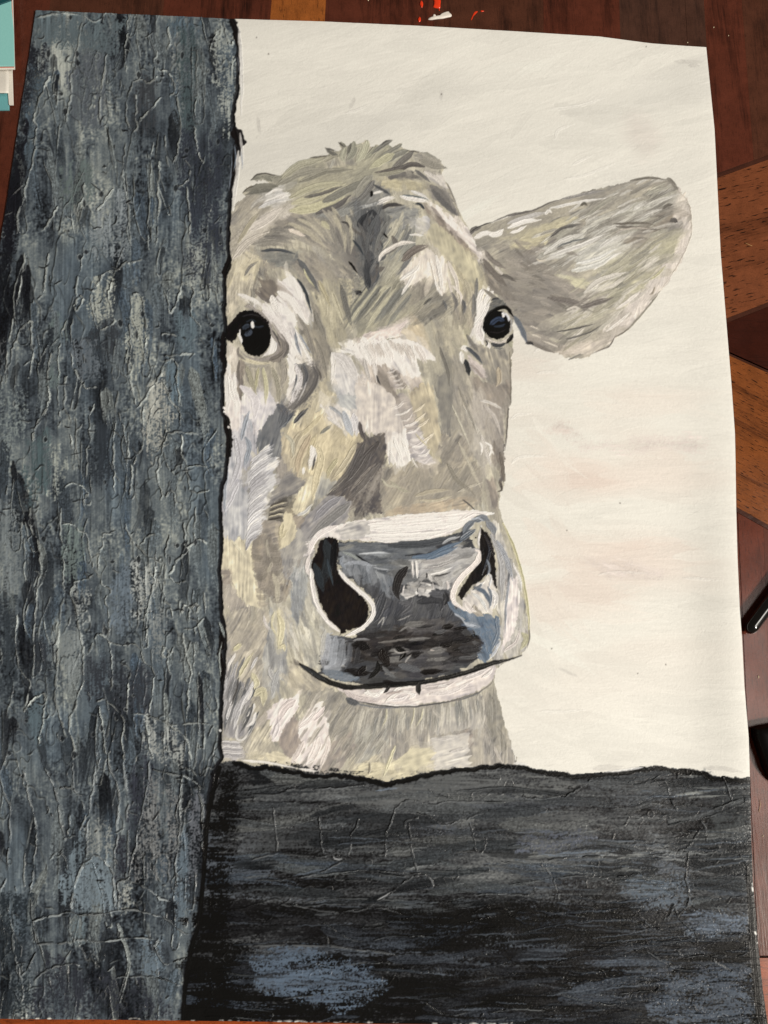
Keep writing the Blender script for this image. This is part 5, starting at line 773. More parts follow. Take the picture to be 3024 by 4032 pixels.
for q, c_, am in (("L 0,20 150,20 330,60 600,75 800,120 560,150 300,110 200,100 0,200", (30, 32, 34), .9), ("L 560,240 900,130 1200,60 1659,70 1659,200 1400,230 1200,250 900,290 700,310", (94, 96, 92), .95), ("L 0,320 1000,330 1050,610 0,610", (66, 70, 71), .55), ("L 480,390 660,390 620,600 480,600", (88, 94, 96), .7),
    ("L 1100,330 1250,400 1400,380 1500,340 1400,440 1200,440", (122, 122, 110), .8), ("L 1060,380 1400,420 1430,560 1060,600", (72, 80, 90), .5), ("L 50,1210 450,1210 480,1310 700,1340 850,1450 760,1540 600,1600 450,1600 200,1490 60,1500", (76, 95, 118), .85), ("L 0,780 50,900 60,1100 0,1180", (24, 23, 23), .9), ("L 1300,950 1659,920 1659,1250 1250,1210 900,1180", (28, 26, 26), .8),
    ("L 900,1450 1659,1400 1659,1680 800,1680", (36, 33, 31), .8), ("L 1200,1300 1659,1290 1659,1380 1200,1370", (58, 68, 80), .7), ("L 50,1010 1000,1000 1250,1190 600,1180 50,1190", (44, 44, 46), .6), ("R 0,80 400,100 450,120 300,210 100,230 0,200", (102, 104, 98), .9), ("R 400,140 800,130 1300,80 1380,160 1400,260 700,260", (74, 80, 84), .5), ("R 1300,200 1540,150 1540,520 1300,500", (62, 68, 68), .8), ("R 0,300 500,330 480,380 0,400", (84, 86, 82), .5),
    ("R 100,560 800,580 1150,590 1100,640 200,640", (126, 129, 124), .5), ("R 60,660 760,640 800,720 400,740 100,740", (92, 95, 92), .6), ("R 700,760 1100,760 1100,960 700,970", (84, 97, 110), .5), ("R 1150,1010 1480,980 1490,1120 1200,1130", (98, 114, 134), .75), ("R 0,900 700,900 1000,1200 0,1200", (33, 31, 31), .8), ("R 720,980 1130,1020 1180,1200 860,1240", (42, 42, 42), .7),
    ("R 1000,1400 1500,1400 1510,1700 900,1650", (68, 78, 90), .6), ("R 0,1420 900,1440 900,1700 0,1700", (44, 42, 42), .6), ("R 380,1450 500,1470 520,1520 400,1490", (96, 110, 126), .8), ("R 270,740 800,760 700,900 280,880", (36, 34, 34), .7), ("R 560,420 900,440 860,540 500,500", (40, 38, 38), .6), ("R 860,470 960,480 950,540 870,530", (110, 118, 120), .6), ("R 600,1290 850,1290 840,1330 580,1330", (84, 96, 110), .7), ("4 1300,900 1659,880 1659,1060 1300,1060", (34, 32, 32), .7), ("4 1240,1200 1659,1180 1659,1500 1230,1500", (20, 19, 19), .85), ("4 1220,1430 1400,1450 1400,1700 1210,1700", (20, 18, 18), .9), ("4 1440,440 1659,440 1659,620 1450,600", (78, 84, 88), .6)):
    sl, f = soft(q, tuple(.7 * v + .3 * sum(c_) / 3 for v in c_), am * .85, 0, 5, .55)
rmf = rm.astype(np.float32)
for i in range(230):
    x = rk.uniform(760, 3000); y = 3040 + 990 * rk.random(); dpt = (y - 3040) / 990
    pal_ = [(104, 106, 101), (84, 88, 88), (64, 69, 72), (46, 49, 51)] if dpt < .32 else ([(60, 66, 69), (40, 43, 45), (84, 90, 90), (66, 78, 90)] if dpt < .55 else [(28, 26, 26), (36, 34, 34), (70, 82, 96), (30, 29, 29), (48, 50, 54), (56, 62, 70)])
    c = pal_[rk.integers(len(pal_))]
    knife(x, y, rk.uniform(50, 210), rk.uniform(5, 20), math.radians(rk.normal(-2, 5) + (180 if rk.random() < .5 else 0)), c, tuple(v * .6 for v in c), rmf, crest=(118, 122, 119), rim=.22, r=rk, bow=.05)
for q, n_, c_ in (("R 1160,990 1480,1110", 12, (108, 124, 144)), ("R 720,780 1120,950", 12, (104, 116, 126)), ("R 120,570 1100,640", 12, (140, 142, 134)), ("R 900,1320 1500,1690", 26, (84, 96, 112)), ("R 200,640 760,720", 9, (124, 126, 120)), ("L 100,1230 800,1540", 22, (86, 106, 130)), ("R 900,180 1380,240", 6, (150, 152, 142)), ("R 0,430 500,520", 8, (92, 98, 106)), ("L 900,850 1659,1000", 12, (84, 92, 98)), ("R 1380,1430 1520,1690", 12, (86, 100, 116)), ("L 100,640 1000,1000", 16, (92, 97, 98))):
    tl, (aa, bb) = q[0], q[2:].split(); ax, ay = map(float, aa.split(',')); bx, by = map(float, bb.split(','))
    for i in range(n_):
        x = r5.uniform(ax, bx); y = r5.uniform(ay, by); l = r5.uniform(50, 220); s_ = r5.uniform(.8, 1.15)
        stroke(f"{tl} {x-l*.5:.0f},{y+6:.0f} {x:.0f},{y:.0f} {x+l*.5:.0f},{y-8:.0f}", r5.uniform(1.8, 5), tuple(v * s_ for v in c_), tuple(v * .6 for v in c_), h=.15, al=.75, dry=1.1, clipmask=rmf)
for q, c_ in (("L 60,1220 450,1215 480,1310 700,1345 840,1450 760,1540 600,1600 450,1600 200,1490 60,1500", (78, 97, 116)), ("R 1150,1010 1480,980 1490,1120 1200,1130", (98, 113, 128)), ("R 1000,1420 1500,1400 1510,1700 930,1650", (70, 82, 95)), ("R 720,780 1110,770 1090,950 740,960", (82, 95, 106)), ("R 100,470 500,480 480,600 40,560", (80, 86, 98))):
    soft(q, c_, .52, 0, 7, 1.1, rmf)
for q in ("R 0,900 700,900 950,1180 0,1200", "L 900,960 1659,930 1659,1240 1000,1190"): soft(q, (24, 23, 23), .7, 0, 8, .7, rmf)
for i in range(330):      # dry scratches of slate and pale paint dragged along the rail
    y = rk.choice([rk.uniform(3060, 4020), rk.normal(3370, 60), rk.normal(3660, 70), rk.normal(3860, 80)]); x = rk.choice([rk.uniform(900, 2980), rk.uniform(2100, 2960)])
    if not 3040 < y < 4030: continue
    X, Y = (x - CX0) / S, (y - CY0) / S; l = rk.uniform(10, 75); sl_ = rk.normal(-.03, .09); k = rk.uniform(.55, 1.15) * (1.0 if y < 3500 else .8)
    c = (128, 131, 127) if y < 3450 and rk.random() < .6 else (104, 118, 132)
    stroke([np.array([X - l, Y - sl_ * l]), np.array([X, Y + rk.normal(0, 1.2)]), np.array([X + l, Y + sl_ * l])], rk.uniform(1.0, 3.2), tuple(v * k for v in c), tuple(v * k * .6 for v in c), h=rk.uniform(.1, .35), dry=1.2, al=rk.uniform(.35, .9), clipmask=rmf, wob=.9)
for q in ("4 1300,1130 1480,1100 1500,1700 1215,1720", "4 1370,500 1500,480 1480,1100 1310,1100", "4 1420,60 1560,60 1520,480 1380,480"):
    soft(q, (19, 18, 18), .9, 0, 5, .8)
for tl, ls in {'L': ["430,360 440,500 450,600", "130,300 140,450 150,590", "680,370 640,480 620,620", "480,380 475,600", "920,330 870,450 855,620", "1000,400 1020,500 1040,620 1070,720", "0,640 150,600 300,610 430,620 520,610 600,640", "170,930 330,950 480,980 620,975 760,940 900,850 1000,770 1080,740", "0,1200 250,1195 500,1205 700,1230 870,1250 960,1290", "480,1140 490,1190 560,1210", "0,770 200,765 380,740 500,690 580,650", "0,210 150,210 220,180 400,175 650,165 850,135", "920,330 970,265 1040,250 1150,280 1300,260 1659,265", "1140,180 1200,215 1310,240", "1060,330 1150,360 1230,410 1350,390 1500,340", "1400,400 1440,500 1460,590 1510,570 1510,480", "990,430 1010,380 1070,355", "1080,740 1140,750 1170,820", "620,975 700,965 830,955 980,1000"],
             'R': ["1140,590 1120,700 1130,830 1130,940 1070,1000", "1070,590 1140,540 1220,430", "1040,930 1070,1010 1140,1080 1190,1130 1195,1190", "860,1230 950,1290 1050,1350", "820,1000 870,1060 930,1110", "1060,1230 1120,1265 1300,1265 1500,1260 1520,1180", "1300,1290 1370,1340 1440,1370", "330,230 420,170 500,110", "180,670 240,740 270,800 290,910", "230,640 400,620 600,620 720,625", "450,745 600,755 750,740 810,730", "1370,100 1400,170 1430,260", "1040,930 1020,1000 980,1030", "1220,380 1250,440 1255,520", "650,110 740,130 820,150 950,90", "940,470 935,540", "1090,430 1070,530", "1150,110 1150,210", "970,550 1030,580 1140,590", "50,230 180,240 320,225", "1480,610 1510,660 1530,720", "1010,170 1030,260 1060,320"]}.items():
    for q in ls: ridge(tl + ' ' + q, w=rng.uniform(1.8, 2.8), h=rng.uniform(.35, .65), c=(104, 107, 106), dark=(18, 17, 17))
stroke(smooth(P(RAIL_TOP), 3)[6:] + np.array([0, 4.2]), 7.2, (19, 18, 18), (34, 35, 37), h=.12, dry=.25, taper=(0, 0), sm=False, wob=1.5)
stroke("Z 866,3020 845,3100 822,3200 812,3320 800,3480 782,3640 758,3720 731,3880 722,4030", 6, (18, 16, 17), (30, 29, 30), h=.05, dry=.3, taper=(0, 0))
stroke("R 1560,700 1580,1100 1620,1600 1640,1720", 22, (34, 33, 33), (30, 29, 28), h=.03, dry=0, taper=(0, 0))
for q in ("N 880,1530 760,1545 620,1560", "I 1480,1430 1620,1450", "H 360,1408 600,1428 900,1490", "H 900,1490 1070,1510"):
    stroke(q, 3.5, (240, 235, 224), h=.15, al=.8)
for q, w_ in (("R 1556,815 1558,850", 3), ("R 1570,1105 1582,1130", 3.4), ("R 1586,1178 1590,1184", 2.6), ("R 1552,790 1556,800", 1.6)):   # bare board showing where the black stops short
    stroke(q, w_, (238, 232, 214), h=.02, dry=0, sm=False)
rb = np.random.default_rng(8)
for i in range(75):
    x = rb.choice([rb.uniform(60, 1000), rb.uniform(1060, 1400), rb.uniform(1060, 1560), rb.uniform(1680, 2050)]); y = np.interp(x, [-476, 0, 500, 1000, 1543, 2000, 2400, 3024], [4006, 4011, 4015, 4022, 4031, 4034, 4037, 4041]) - rb.uniform(1, 6)
    X, Y = (x - CX0) / S, (y - CY0) / S; l = rb.uniform(1.5, 9); k = rb.uniform(.7, 1)
    stroke([np.array([X, Y]), np.array([X + l * .5, Y + rb.normal(0, .5)]), np.array([X + l, Y])], rb.uniform(1.0, 2.4), (238 * k, 230 * k, 212 * k), h=.2, dry=.3, al=rb.uniform(.5, 1), sm=False)
for q in ("L 515,615 530,632 560,637 585,628", "L 805,900 850,875 905,845"):   # specular glints painted as pale strokes on the rail
    stroke(q, 1.8, (200, 200, 194), (150, 150, 146), h=.35, dry=.5, al=.9)
PART[(PART > 0) & ~pm & ~rm & (NY > 3120)] = 2
# knock the pigments back to their mixed, slightly warm range
cw = (PART >= 3)[..., None].astype(np.float32); lm = COL.mean(-1, keepdims=True); d_ = COL - lm
gg = np.where((lm[..., 0] > .4) & (COL[..., 2] > COL[..., 0] + .015) & (PART >= 3), np.maximum(COL[..., 1], .5 * (COL[..., 0] + COL[..., 2])), COL[..., 1]); COL[..., 1] = gg; d_ = COL - lm
cold = np.clip((COL[..., 2:3] - COL[..., 0:1]) * 8, 0, 1)
warm_ = np.array([.012, .003, -.012], np.float32)
yel = np.clip((COL[..., 0:1] - COL[..., 2:3]) * 5 - .3, 0, 1); c3_ = lm + d_ * (.80 - .34 * cold * (lm > .48) - .12 * yel) + .3 * warm_ * (lm > .4)
c3_ = c3_ * np.array([1.006, 1.0, .994], np.float32) + .022 * np.clip(lm * 4 - 1.2, 0, 1)
c3_ = np.where(c3_ > .60, .60 + (c3_ - .60) * 1.16, .60 - (.60 - c3_) * 1.07)
COL[:] = COL * (1 - cw) + c3_ * cw
pw = (PART == 1)[..., None]; pmn = np.array([80, 87, 91], np.float32) / 255; COL[:] = np.where(pw, pmn + (COL - pmn) * 1.10 + np.array([.022, .022, .020], np.float32), COL)
rw = (PART == 2)[..., None]; lm2 = COL.mean(-1, keepdims=True); COL[:] = np.where(rw, lm2 + (COL - lm2) * .72, COL); COL[:] = np.where(rw, np.clip(COL - .16 * np.clip((NY[..., None] - 3300) / 700, 0, 1) * np.clip(.30 - COL.mean(-1, keepdims=True), 0, 1) * 1.3, .05, 1), COL)
COL[:] = np.clip(COL, .04, .965)
HGT[:] = np.clip(HGT, -.3, 1.1)

# ---------------------------------------------------------------- table top
def wood(name, light, dark, angle, pores=.5, scale=1.0, sheen=.26, spread=.5):
    """oiled veneer: long soft figure, thin open pores, a little wear in the polish; angle = grain direction in the table plane"""
    m, nt, b = nodes(name); L = nt.links.new
    tc = N(nt, 'ShaderNodeTexCoord'); mp = N(nt, 'ShaderNodeMapping'); mp.inputs['Rotation'].default_value = (0, 0, -math.radians(angle))
    L(tc.outputs['Object'], mp.inputs[0])
    def tex(sx, sy, sc, det, rough=.55, dist=0.0):
        q = N(nt, 'ShaderNodeMapping'); q.inputs['Scale'].default_value = (sx, sy, 1); L(mp.outputs[0], q.inputs[0])
        t = N(nt, 'ShaderNodeTexNoise'); t.inputs['Scale'].default_value = sc * scale; t.inputs['Detail'].default_value = det
        t.inputs['Roughness'].default_value = rough; t.inputs['Distortion'].default_value = dist; L(q.outputs[0], t.inputs[0]); return t
    fig = tex(1, 9, 9, 6, .6, .4); fine = tex(1, 14, 60, 4, .65); por = tex(1, 7, 150, 2, .5); big = tex(1, 2.2, 7, 3)
    mix = N(nt, 'ShaderNodeMath', operation='MULTIPLY_ADD'); L(fine.outputs[0], mix.inputs[0]); mix.inputs[1].default_value = .4; L(fig.outputs[0], mix.inputs[2])
    mi2 = N(nt, 'ShaderNodeMath', operation='MULTIPLY_ADD'); L(big.outputs[0], mi2.inputs[0]); mi2.inputs[1].default_value = .6; L(mix.outputs[0], mi2.inputs[2])
    cr = N(nt, 'ShaderNodeValToRGB'); L(mi2.outputs[0], cr.inputs[0])
    e = cr.color_ramp.elements; e[0].position = 1.0 - spread * .5; e[0].color = rgba(dark); e[1].position = 1.0 + 1e-4; e[1].color = rgba(light)
    e[0].position = .74; e[1].position = .74 + spread
    pr = N(nt, 'ShaderNodeValToRGB'); L(por.outputs[0], pr.inputs[0]); pe_ = pr.color_ramp.elements
    pe_[0].position = .60; pe_[0].color = (0, 0, 0, 1); pe_[1].position = .66; pe_[1].color = (1, 1, 1, 1)
    sc_ = N(nt, 'ShaderNodeMath', operation='MULTIPLY'); L(pr.outputs[0], sc_.inputs[0]); sc_.inputs[1].default_value = pores
    mc = N(nt, 'ShaderNodeMix', data_type='RGBA'); L(sc_.outputs[0], mc.inputs[0]); L(cr.outputs[0], mc.inputs[6]); mc.inputs[7].default_value = rgba((24, 12, 8))
    sp = N(nt, 'ShaderNodeTexNoise'); sp.inputs['Scale'].default_value = 1400; sp.inputs['Detail'].default_value = 2; L(tc.outputs['Object'], sp.inputs[0])
    mo = N(nt, 'ShaderNodeTexNoise'); mo.inputs['Scale'].default_value = 75; mo.inputs['Detail'].default_value = 6; mo.inputs['Roughness'].default_value = .7; L(tc.outputs['Object'], mo.inputs[0])
    sm1 = N(nt, 'ShaderNodeMath', operation='MULTIPLY_ADD'); L(sp.outputs[0], sm1.inputs[0]); sm1.inputs[1].default_value = .7; L(mo.outputs[0], sm1.inputs[2])
    mr_ = N(nt, 'ShaderNodeMapRange'); L(sm1.outputs[0], mr_.inputs[0]); mr_.inputs[1].default_value = .55; mr_.inputs[2].default_value = 1.15; mr_.inputs[3].default_value = .62; mr_.inputs[4].default_value = 1.38
    hs = N(nt, 'ShaderNodeMix', data_type='RGBA', blend_type='MULTIPLY'); hs.inputs[0].default_value = 1; L(mc.outputs[2], hs.inputs[6]); L(mr_.outputs[0], hs.inputs[7])
    L(hs.outputs[2], b.inputs['Base Color'])
    wear = N(nt, 'ShaderNodeTexNoise'); wear.inputs['Scale'].default_value = 24; wear.inputs['Detail'].default_value = 5; L(tc.outputs['Object'], wear.inputs[0])
    rr = N(nt, 'ShaderNodeMapRange'); L(wear.outputs[0], rr.inputs[0]); rr.inputs[1].default_value = .3; rr.inputs[2].default_value = .7; rr.inputs[3].default_value = sheen - .08; rr.inputs[4].default_value = sheen + .06
    L(rr.outputs[0], b.inputs['Roughness'])
    bp = N(nt, 'ShaderNodeBump'); bp.inputs['Strength'].default_value = .5; bp.inputs['Distance'].default_value = .0003; L(mi2.outputs[0], bp.inputs['Height']); L(bp.outputs[0], b.inputs['Normal'])
    b.inputs['Specular IOR Level'].default_value = .3
    return m
def direction(x0, y0, x1, y1):
    a = plane_pt(x0, y0); c = plane_pt(x1, y1); return math.degrees(math.atan2(c[1] - a[1], c[0] - a[0]))
VG = direction(1500, 100, 1500, 0)
w_red = wood('dark_red_mahogany', (84, 42, 30), (36, 16, 11), VG, .3)
w_brown = wood('brown_mahogany', (76, 44, 32), (38, 21, 16), VG, .3)
w_dull = wood('grey_brown_mahogany', (70, 46, 37), (42, 28, 24), VG, .25)
w_orange = wood('orange_oak', (146, 84, 38), (90, 45, 17), VG, .6, 1.0, .3)
w_tan = wood('tan_oak', (112, 64, 40), (72, 38, 22), direction(2830, 900, 3024, 850), .95, .8)
w_wedge = wood('red_mahogany_dark_reflection', (52, 20, 12), (22, 8, 5), direction(2870, 1330, 3024, 1340), .2)  # dark red wood, its tone also taking in a dark reflection
w_oak = wood('golden_oak', (120, 68, 34), (60, 30, 15), direction(2870, 1560, 3024, 1640), .95, 1.2)
w_plum = wood('plum_mahogany', (92, 44, 30), (46, 21, 15), VG, .45)
w_inlay = wood('dark_inlay_strip', (64, 36, 27), (38, 20, 15), direction(2830, 700, 3024, 630), .1)
w_bottom = wood('orange_brown_oak', (142, 68, 32), (88, 38, 17), direction(0, 4025, 3000, 4040), .6, 1.0, .3)
tt = tag(empty('tabletop', (.23, .3, 0)), 'polished dark wood table top with lighter inlaid boards', None, kind='structure')
def slab(name, px, mat, z0=-.004, z1=0.0, gap=.00006, parent=tt):
    q = plane_pt([p[0] for p in px], [p[1] for p in px])[:, :2]
    c = q.mean(0); d = c - q; q = q + d / np.linalg.norm(d, axis=1)[:, None] * gap * 1.4; n = len(q)
    e = .00025; qi = q + (c - q) / np.linalg.norm(c - q, axis=1)[:, None] * e
    V = [(*p, z0) for p in q] + [(*p, z1 - e) for p in q] + [(*p, z1) for p in qi]
    Fs = []
    for i in range(n):
        j = (i + 1) % n; Fs += [(i, j, n + j, n + i), (n + i, n + j, 2 * n + j, 2 * n + i)]
    Fs.append(tuple(range(2 * n, 3 * n))); Fs.append(tuple(range(n - 1, -1, -1)))
    me = obj(name, V, Fs, mat, parent)
    import bmesh
    bm = bmesh.new(); bm.from_mesh(me.data); bmesh.ops.recalc_face_normals(bm, faces=bm.faces); bm.to_mesh(me.data); bm.free(); return me
s1 = lambda x: 700 - .362 * (x - 2825)
xs_t = [-2600, -1500, -900, -380, 190, 640, 1065, 1280, 1710, 2140, 2440, 2700]
mats_t = [w_brown, w_red, w_brown, w_red, w_brown, w_red, w_orange, w_red, w_brown, w_red, w_dull]
cx = lambda x, y: x + (x - 2021) * (y - 60) / 12067.0     # board edges run to the vertical vanishing point
for i, m_ in enumerate(mats_t):
    a, b_ = xs_t[i], xs_t[i + 1]
    slab('board', [(cx(a, -900), -900), (cx(b_, -900), -900), (cx(b_, 3960), 3960), (cx(a, 3960), 3960)], m_)
for a, b_, m_ in ((2701, 2775, w_dull), (2775, 2925, w_red), (2925, 3120, w_brown), (3120, 3400, w_red), (3400, 3900, w_brown)):
    ya, yb = s1(a) - 18, s1(b_) - 18
    for _ in range(6): ya, yb = s1(cx(a, ya)) - 18, s1(cx(b_, yb)) - 18
    slab('board', [(cx(a, -900), -900), (cx(b_, -900), -900), (cx(b_, yb), yb), (cx(a, ya), ya)], m_)
XR = 3900; XL = 2716
L1 = lambda x, o=0: 700 - .362 * (x - 2825) + o
L2_ = lambda x, o=0: 1254 - .39 * (x - 2860) + o
L3 = lambda x, o=0: 1398 + .45 * (x - 2869) + o
L4 = lambda x, o=0: 1998 + .56 * (x - 2902) + o
xa = XL + 2
slab('inlay_strip', [(xa, L1(xa, -18)), (XR, L1(XR, -18)), (XR, L1(XR)), (xa, L1(xa))], w_inlay, gap=.0001)
slab('board', [(xa, L1(xa)), (XR, L1(XR)), (XR, L2_(XR)), (xa, L2_(xa))], w_tan)
xw = 2721
slab('inlay_strip', [(xw, L2_(xw)), (XR, L2_(XR)), (XR, L2_(XR, 18)), (xw, L2_(xw, 18))], w_inlay, gap=.0001)
slab('board', [(xw + 2, L2_(xw + 2, 18)), (XR, L2_(XR, 18)), (XR, L3(XR, -14)), (xw + 2, L3(xw + 2, -14) if L3(xw + 2, -14) > L2_(xw + 2, 18) else L2_(xw + 2, 19))], w_wedge)
slab('inlay_strip', [(xw + 4, L3(xw + 4, -14)), (XR, L3(XR, -14)), (XR, L3(XR)), (xw + 4, L3(xw + 4))], w_inlay, gap=.0001)
slab('board', [(xw + 6, L3(xw + 6)), (XR, L3(XR)), (XR, L4(XR)), (xw + 6, L4(xw + 6))], w_oak)
slab('inlay_strip', [(xw + 8, L4(xw + 8)), (XR, L4(XR)), (XR, L4(XR, 18)), (xw + 8, L4(xw + 8, 18))], w_inlay, gap=.0001)
slab('board', [(2735, L4(2735, 18)), (2903, L4(2903, 18)), (2984, 3765), (2820, 3765)], w_plum)
slab('board', [(2905, L4(2905, 18)), (3006, L4(3006, 18)), (3065, 3765), (2986.5, 3765)], w_plum)  # board split added, its gap drawn for a thin line beside the sheet
for a, b_, m_ in ((3006, 3280, w_red), (3280, 3900, w_plum)):
    slab('board', [(a, L4(a, 18)), (b_, L4(b_, 18)), (b_ + (b_ - 2021) * .12 * .5, 3765), (a + (a - 2021) * .12 * (.5 if a > 2800 else 1.0), 3765)], m_)
slab('board', [(-2600, 3962), (2880, 3962), (2880, 3772), (4400, 3768), (4400, 5400), (-2600, 5400)], w_bottom, gap=.0)
V0 = plane_pt([-2700, 4500, 4500, -2700], [-950, -950, 5500, 5500])
obj('core', [(*v[:2], -.0015) for v in V0[::-1]] + [(*v[:2], -.02) for v in V0[::-1]], [(0, 1, 2, 3), (7, 6, 5, 4), (0, 4, 5, 1), (1, 5, 6, 2), (2, 6, 7, 3), (3, 7, 4, 0)], w_inlay, tt)

# ---------------------------------------------------------------- the painted sheet
def interp(tab, x):
    a = np.array(tab, float); return np.interp(x, a[:, 0], a[:, 1])
TOP = [(142, 42), (325, 50), (500, 57), (760, 68), (904, 75), (1280, 86), (1659, 103), (2024, 124), (2362, 145), (2566, 172), (2700, 182), (2780, 187)]
BOT = [(-476, 4006), (0, 4011), (500, 4015), (1000, 4022), (1543, 4031), (2000, 4034), (2400, 4037), (3024, 4041)]
RIGHT = [(187, 2780), (512, 2813), (1000, 2837), (1254, 2858), (1536, 2881), (1706, 2893), (1851, 2896), (2008, 2898), (2190, 2903), (2399, 2912), (2515, 2921), (2700, 2930), (2903, 2947), (3062, 2952), (3243, 2956), (3460, 2963), (3591, 2974), (3730, 2985), (3896, 3003), (4041, 3023)]
LEFT = [(42, 142), (338, 97), (603, 57), (892, 12), (4006, -476)]
STEP = 2.9; NU = int(3300 / STEP); NV = int(4000 / STEP)
u = np.linspace(0, 1, NU + 1)[None, :]; v = np.linspace(0, 1, NV + 1)[:, None]
xt = 142 + u * (2780 - 142); xb = -476 + u * (3023 + 476); yt = interp(TOP, xt); yb_ = interp(BOT, xb)
Yg = yt * (1 - v) + yb_ * v
edge_r = np.random.default_rng(3)
ew = np.interp(np.linspace(0, 1, NV + 1), np.linspace(0, 1, 400), edge_r.standard_normal(400) * 1.0)[:, None]
Xl = interp(LEFT, Yg); Xr = interp(RIGHT, Yg)
Xg = Xl * (1 - u) + Xr * u
lift = .0012 + .0040 * np.exp(-((1 - u) / .05) ** 2) * np.exp(-((v - .62) / .2) ** 2) + .0028 * np.exp(-(v / .05) ** 2) * np.exp(-((u - .5) / .35) ** 2) + .0012 * np.exp(-((1 - u) / .05) ** 2)
fx = (Xg - CX0) / S; fy = (Yg - CY0) / S
ix = np.clip(fx.astype(int), 0, CW - 2); iy = np.clip(fy.astype(int), 0, CH - 2); ax_ = np.clip(fx - ix, 0, 1)[..., None]; ay_ = np.clip(fy - iy, 0, 1)[..., None]
def samp(a):
    a = a if a.ndim == 3 else a[..., None]
    return (a[iy, ix] * (1 - ax_) + a[iy, ix + 1] * ax_) * (1 - ay_) + (a[iy + 1, ix] * (1 - ax_) + a[iy + 1, ix + 1] * ax_) * ay_
colg = samp(COL); hg = samp(HGT)[..., 0] * .001
edge = np.clip(np.minimum(np.minimum(u * NU, (1 - u) * NU), np.minimum(v * NV, (1 - v) * NV)) / 4.0, 0, 1)
Pt = plane_pt(Xg, Yg, lift); Pt[..., 2] += (hg + .0003) * (.85 + .15 * edge)
LIGHT = np.array([1.0, .94, .83])
cl = np.where(colg <= .04045, colg / 12.92, ((np.clip(colg, .0, 1) + .055) / 1.055) ** 2.4) / LIGHT
cl = cl * TONE - VEIL; lum = cl.mean(-1, keepdims=True); sat = np.clip(.80 + .5 * lum, .8, 1.0)[...]; cl = np.clip(lum + (cl - lum) * sat, .006, .88)
# bare chalky board along the cut edges
def paint_mat(name, rough, bump, spec=.5):
    m, nt, b = nodes(name); L = nt.links.new
    at = N(nt, 'ShaderNodeAttribute'); at.attribute_name = 'pigment'
    tc = N(nt, 'ShaderNodeTexCoord'); n1_ = N(nt, 'ShaderNodeTexNoise'); n1_.inputs['Scale'].default_value = 2600; n1_.inputs['Detail'].default_value = 3; L(tc.outputs['Object'], n1_.inputs[0])
    n2_ = N(nt, 'ShaderNodeTexNoise'); n2_.inputs['Scale'].default_value = 60; n2_.inputs['Detail'].default_value = 4; L(tc.outputs['Object'], n2_.inputs[0])
    mr = N(nt, 'ShaderNodeMapRange'); L(n2_.outputs[0], mr.inputs[0]); mr.inputs[1].default_value = .3; mr.inputs[2].default_value = .7; mr.inputs[3].default_value = rough - .07; mr.inputs[4].default_value = rough + .08
    L(mr.outputs[0], b.inputs['Roughness']); L(at.outputs['Color'], b.inputs['Base Color'])
    bp = N(nt, 'ShaderNodeBump'); bp.inputs['Strength'].default_value = bump; bp.inputs['Distance'].default_value = .0002; L(n1_.outputs[0], bp.inputs['Height']); L(bp.outputs[0], b.inputs['Normal'])
    b.inputs['Specular IOR Level'].default_value = spec
    return m
m_bg = paint_mat('cream_acrylic', .62, .35, .3); m_cow = paint_mat('cow_acrylic', .48, .25, .35); m_dark = paint_mat('slate_acrylic_paste', .30, .2, .13); m_eye = paint_mat('eye_acrylic', .33, .12, .2)
m_nose = paint_mat('nose_acrylic', .4, .2, .2)
ci = (iy[:-1, :-1] + iy[1:, 1:]) // 2; cj = (ix[:-1, :-1] + ix[1:, 1:]) // 2
lab = PART[ci, cj].astype(int)
lab[(lab == 8) & (Xg[:-1, :-1] > 1600)] = 9
VID = np.arange((NU + 1) * (NV + 1)).reshape(NV + 1, NU + 1)
Q = np.stack([VID[1:, :-1], VID[1:, 1:], VID[:-1, 1:], VID[:-1, :-1]], -1)
Vall = Pt.reshape(-1, 3); Call = np.concatenate([cl.reshape(-1, 3), np.ones((Vall.shape[0], 1))], 1).astype(np.float32)
ORG = np.array([.2285, .3025, 0.0])
painting = tag(empty('cow_painting', tuple(ORG)), 'large unframed acrylic painting of a pale cow peering past a slate blue fence post', 'painting')
def piece(name, sel, mat, parent, extra=None):
    q = Q[sel].reshape(-1, 4); used, inv = np.unique(q, return_inverse=True); q = inv.reshape(-1, 4)
    Vv = Vall[used] - ORG; Cc = Call[used]; nq = len(q)
    tot = q.reshape(-1); cnt = np.full(nq, 4)
    if extra is not None:
        eV, eQ, eC = extra; base_ = len(Vv); Vv = np.vstack([Vv, eV - ORG]); Cc = np.vstack([Cc, eC]); tot = np.r_[tot, (eQ + base_).reshape(-1)]; cnt = np.r_[cnt, np.full(len(eQ), 4)]
    me = bpy.data.meshes.new(name)
    me.vertices.add(len(Vv)); me.vertices.foreach_set('co', Vv.astype(np.float32).ravel())
    me.loops.add(len(tot)); me.loops.foreach_set('vertex_index', tot.astype(np.int32))
    me.polygons.add(len(cnt)); me.polygons.foreach_set('loop_start', np.r_[0, np.cumsum(cnt)[:-1]].astype(np.int32))
    me.update(calc_edges=True)
    ca = me.color_attributes.new('pigment', 'FLOAT_COLOR', 'POINT'); ca.data.foreach_set('color', Cc.astype(np.float32).ravel())
    me.polygons.foreach_set('use_smooth', np.zeros(len(cnt), bool)); me.materials.append(mat)
    o = bpy.data.objects.new(name, me); link(o, parent); return o
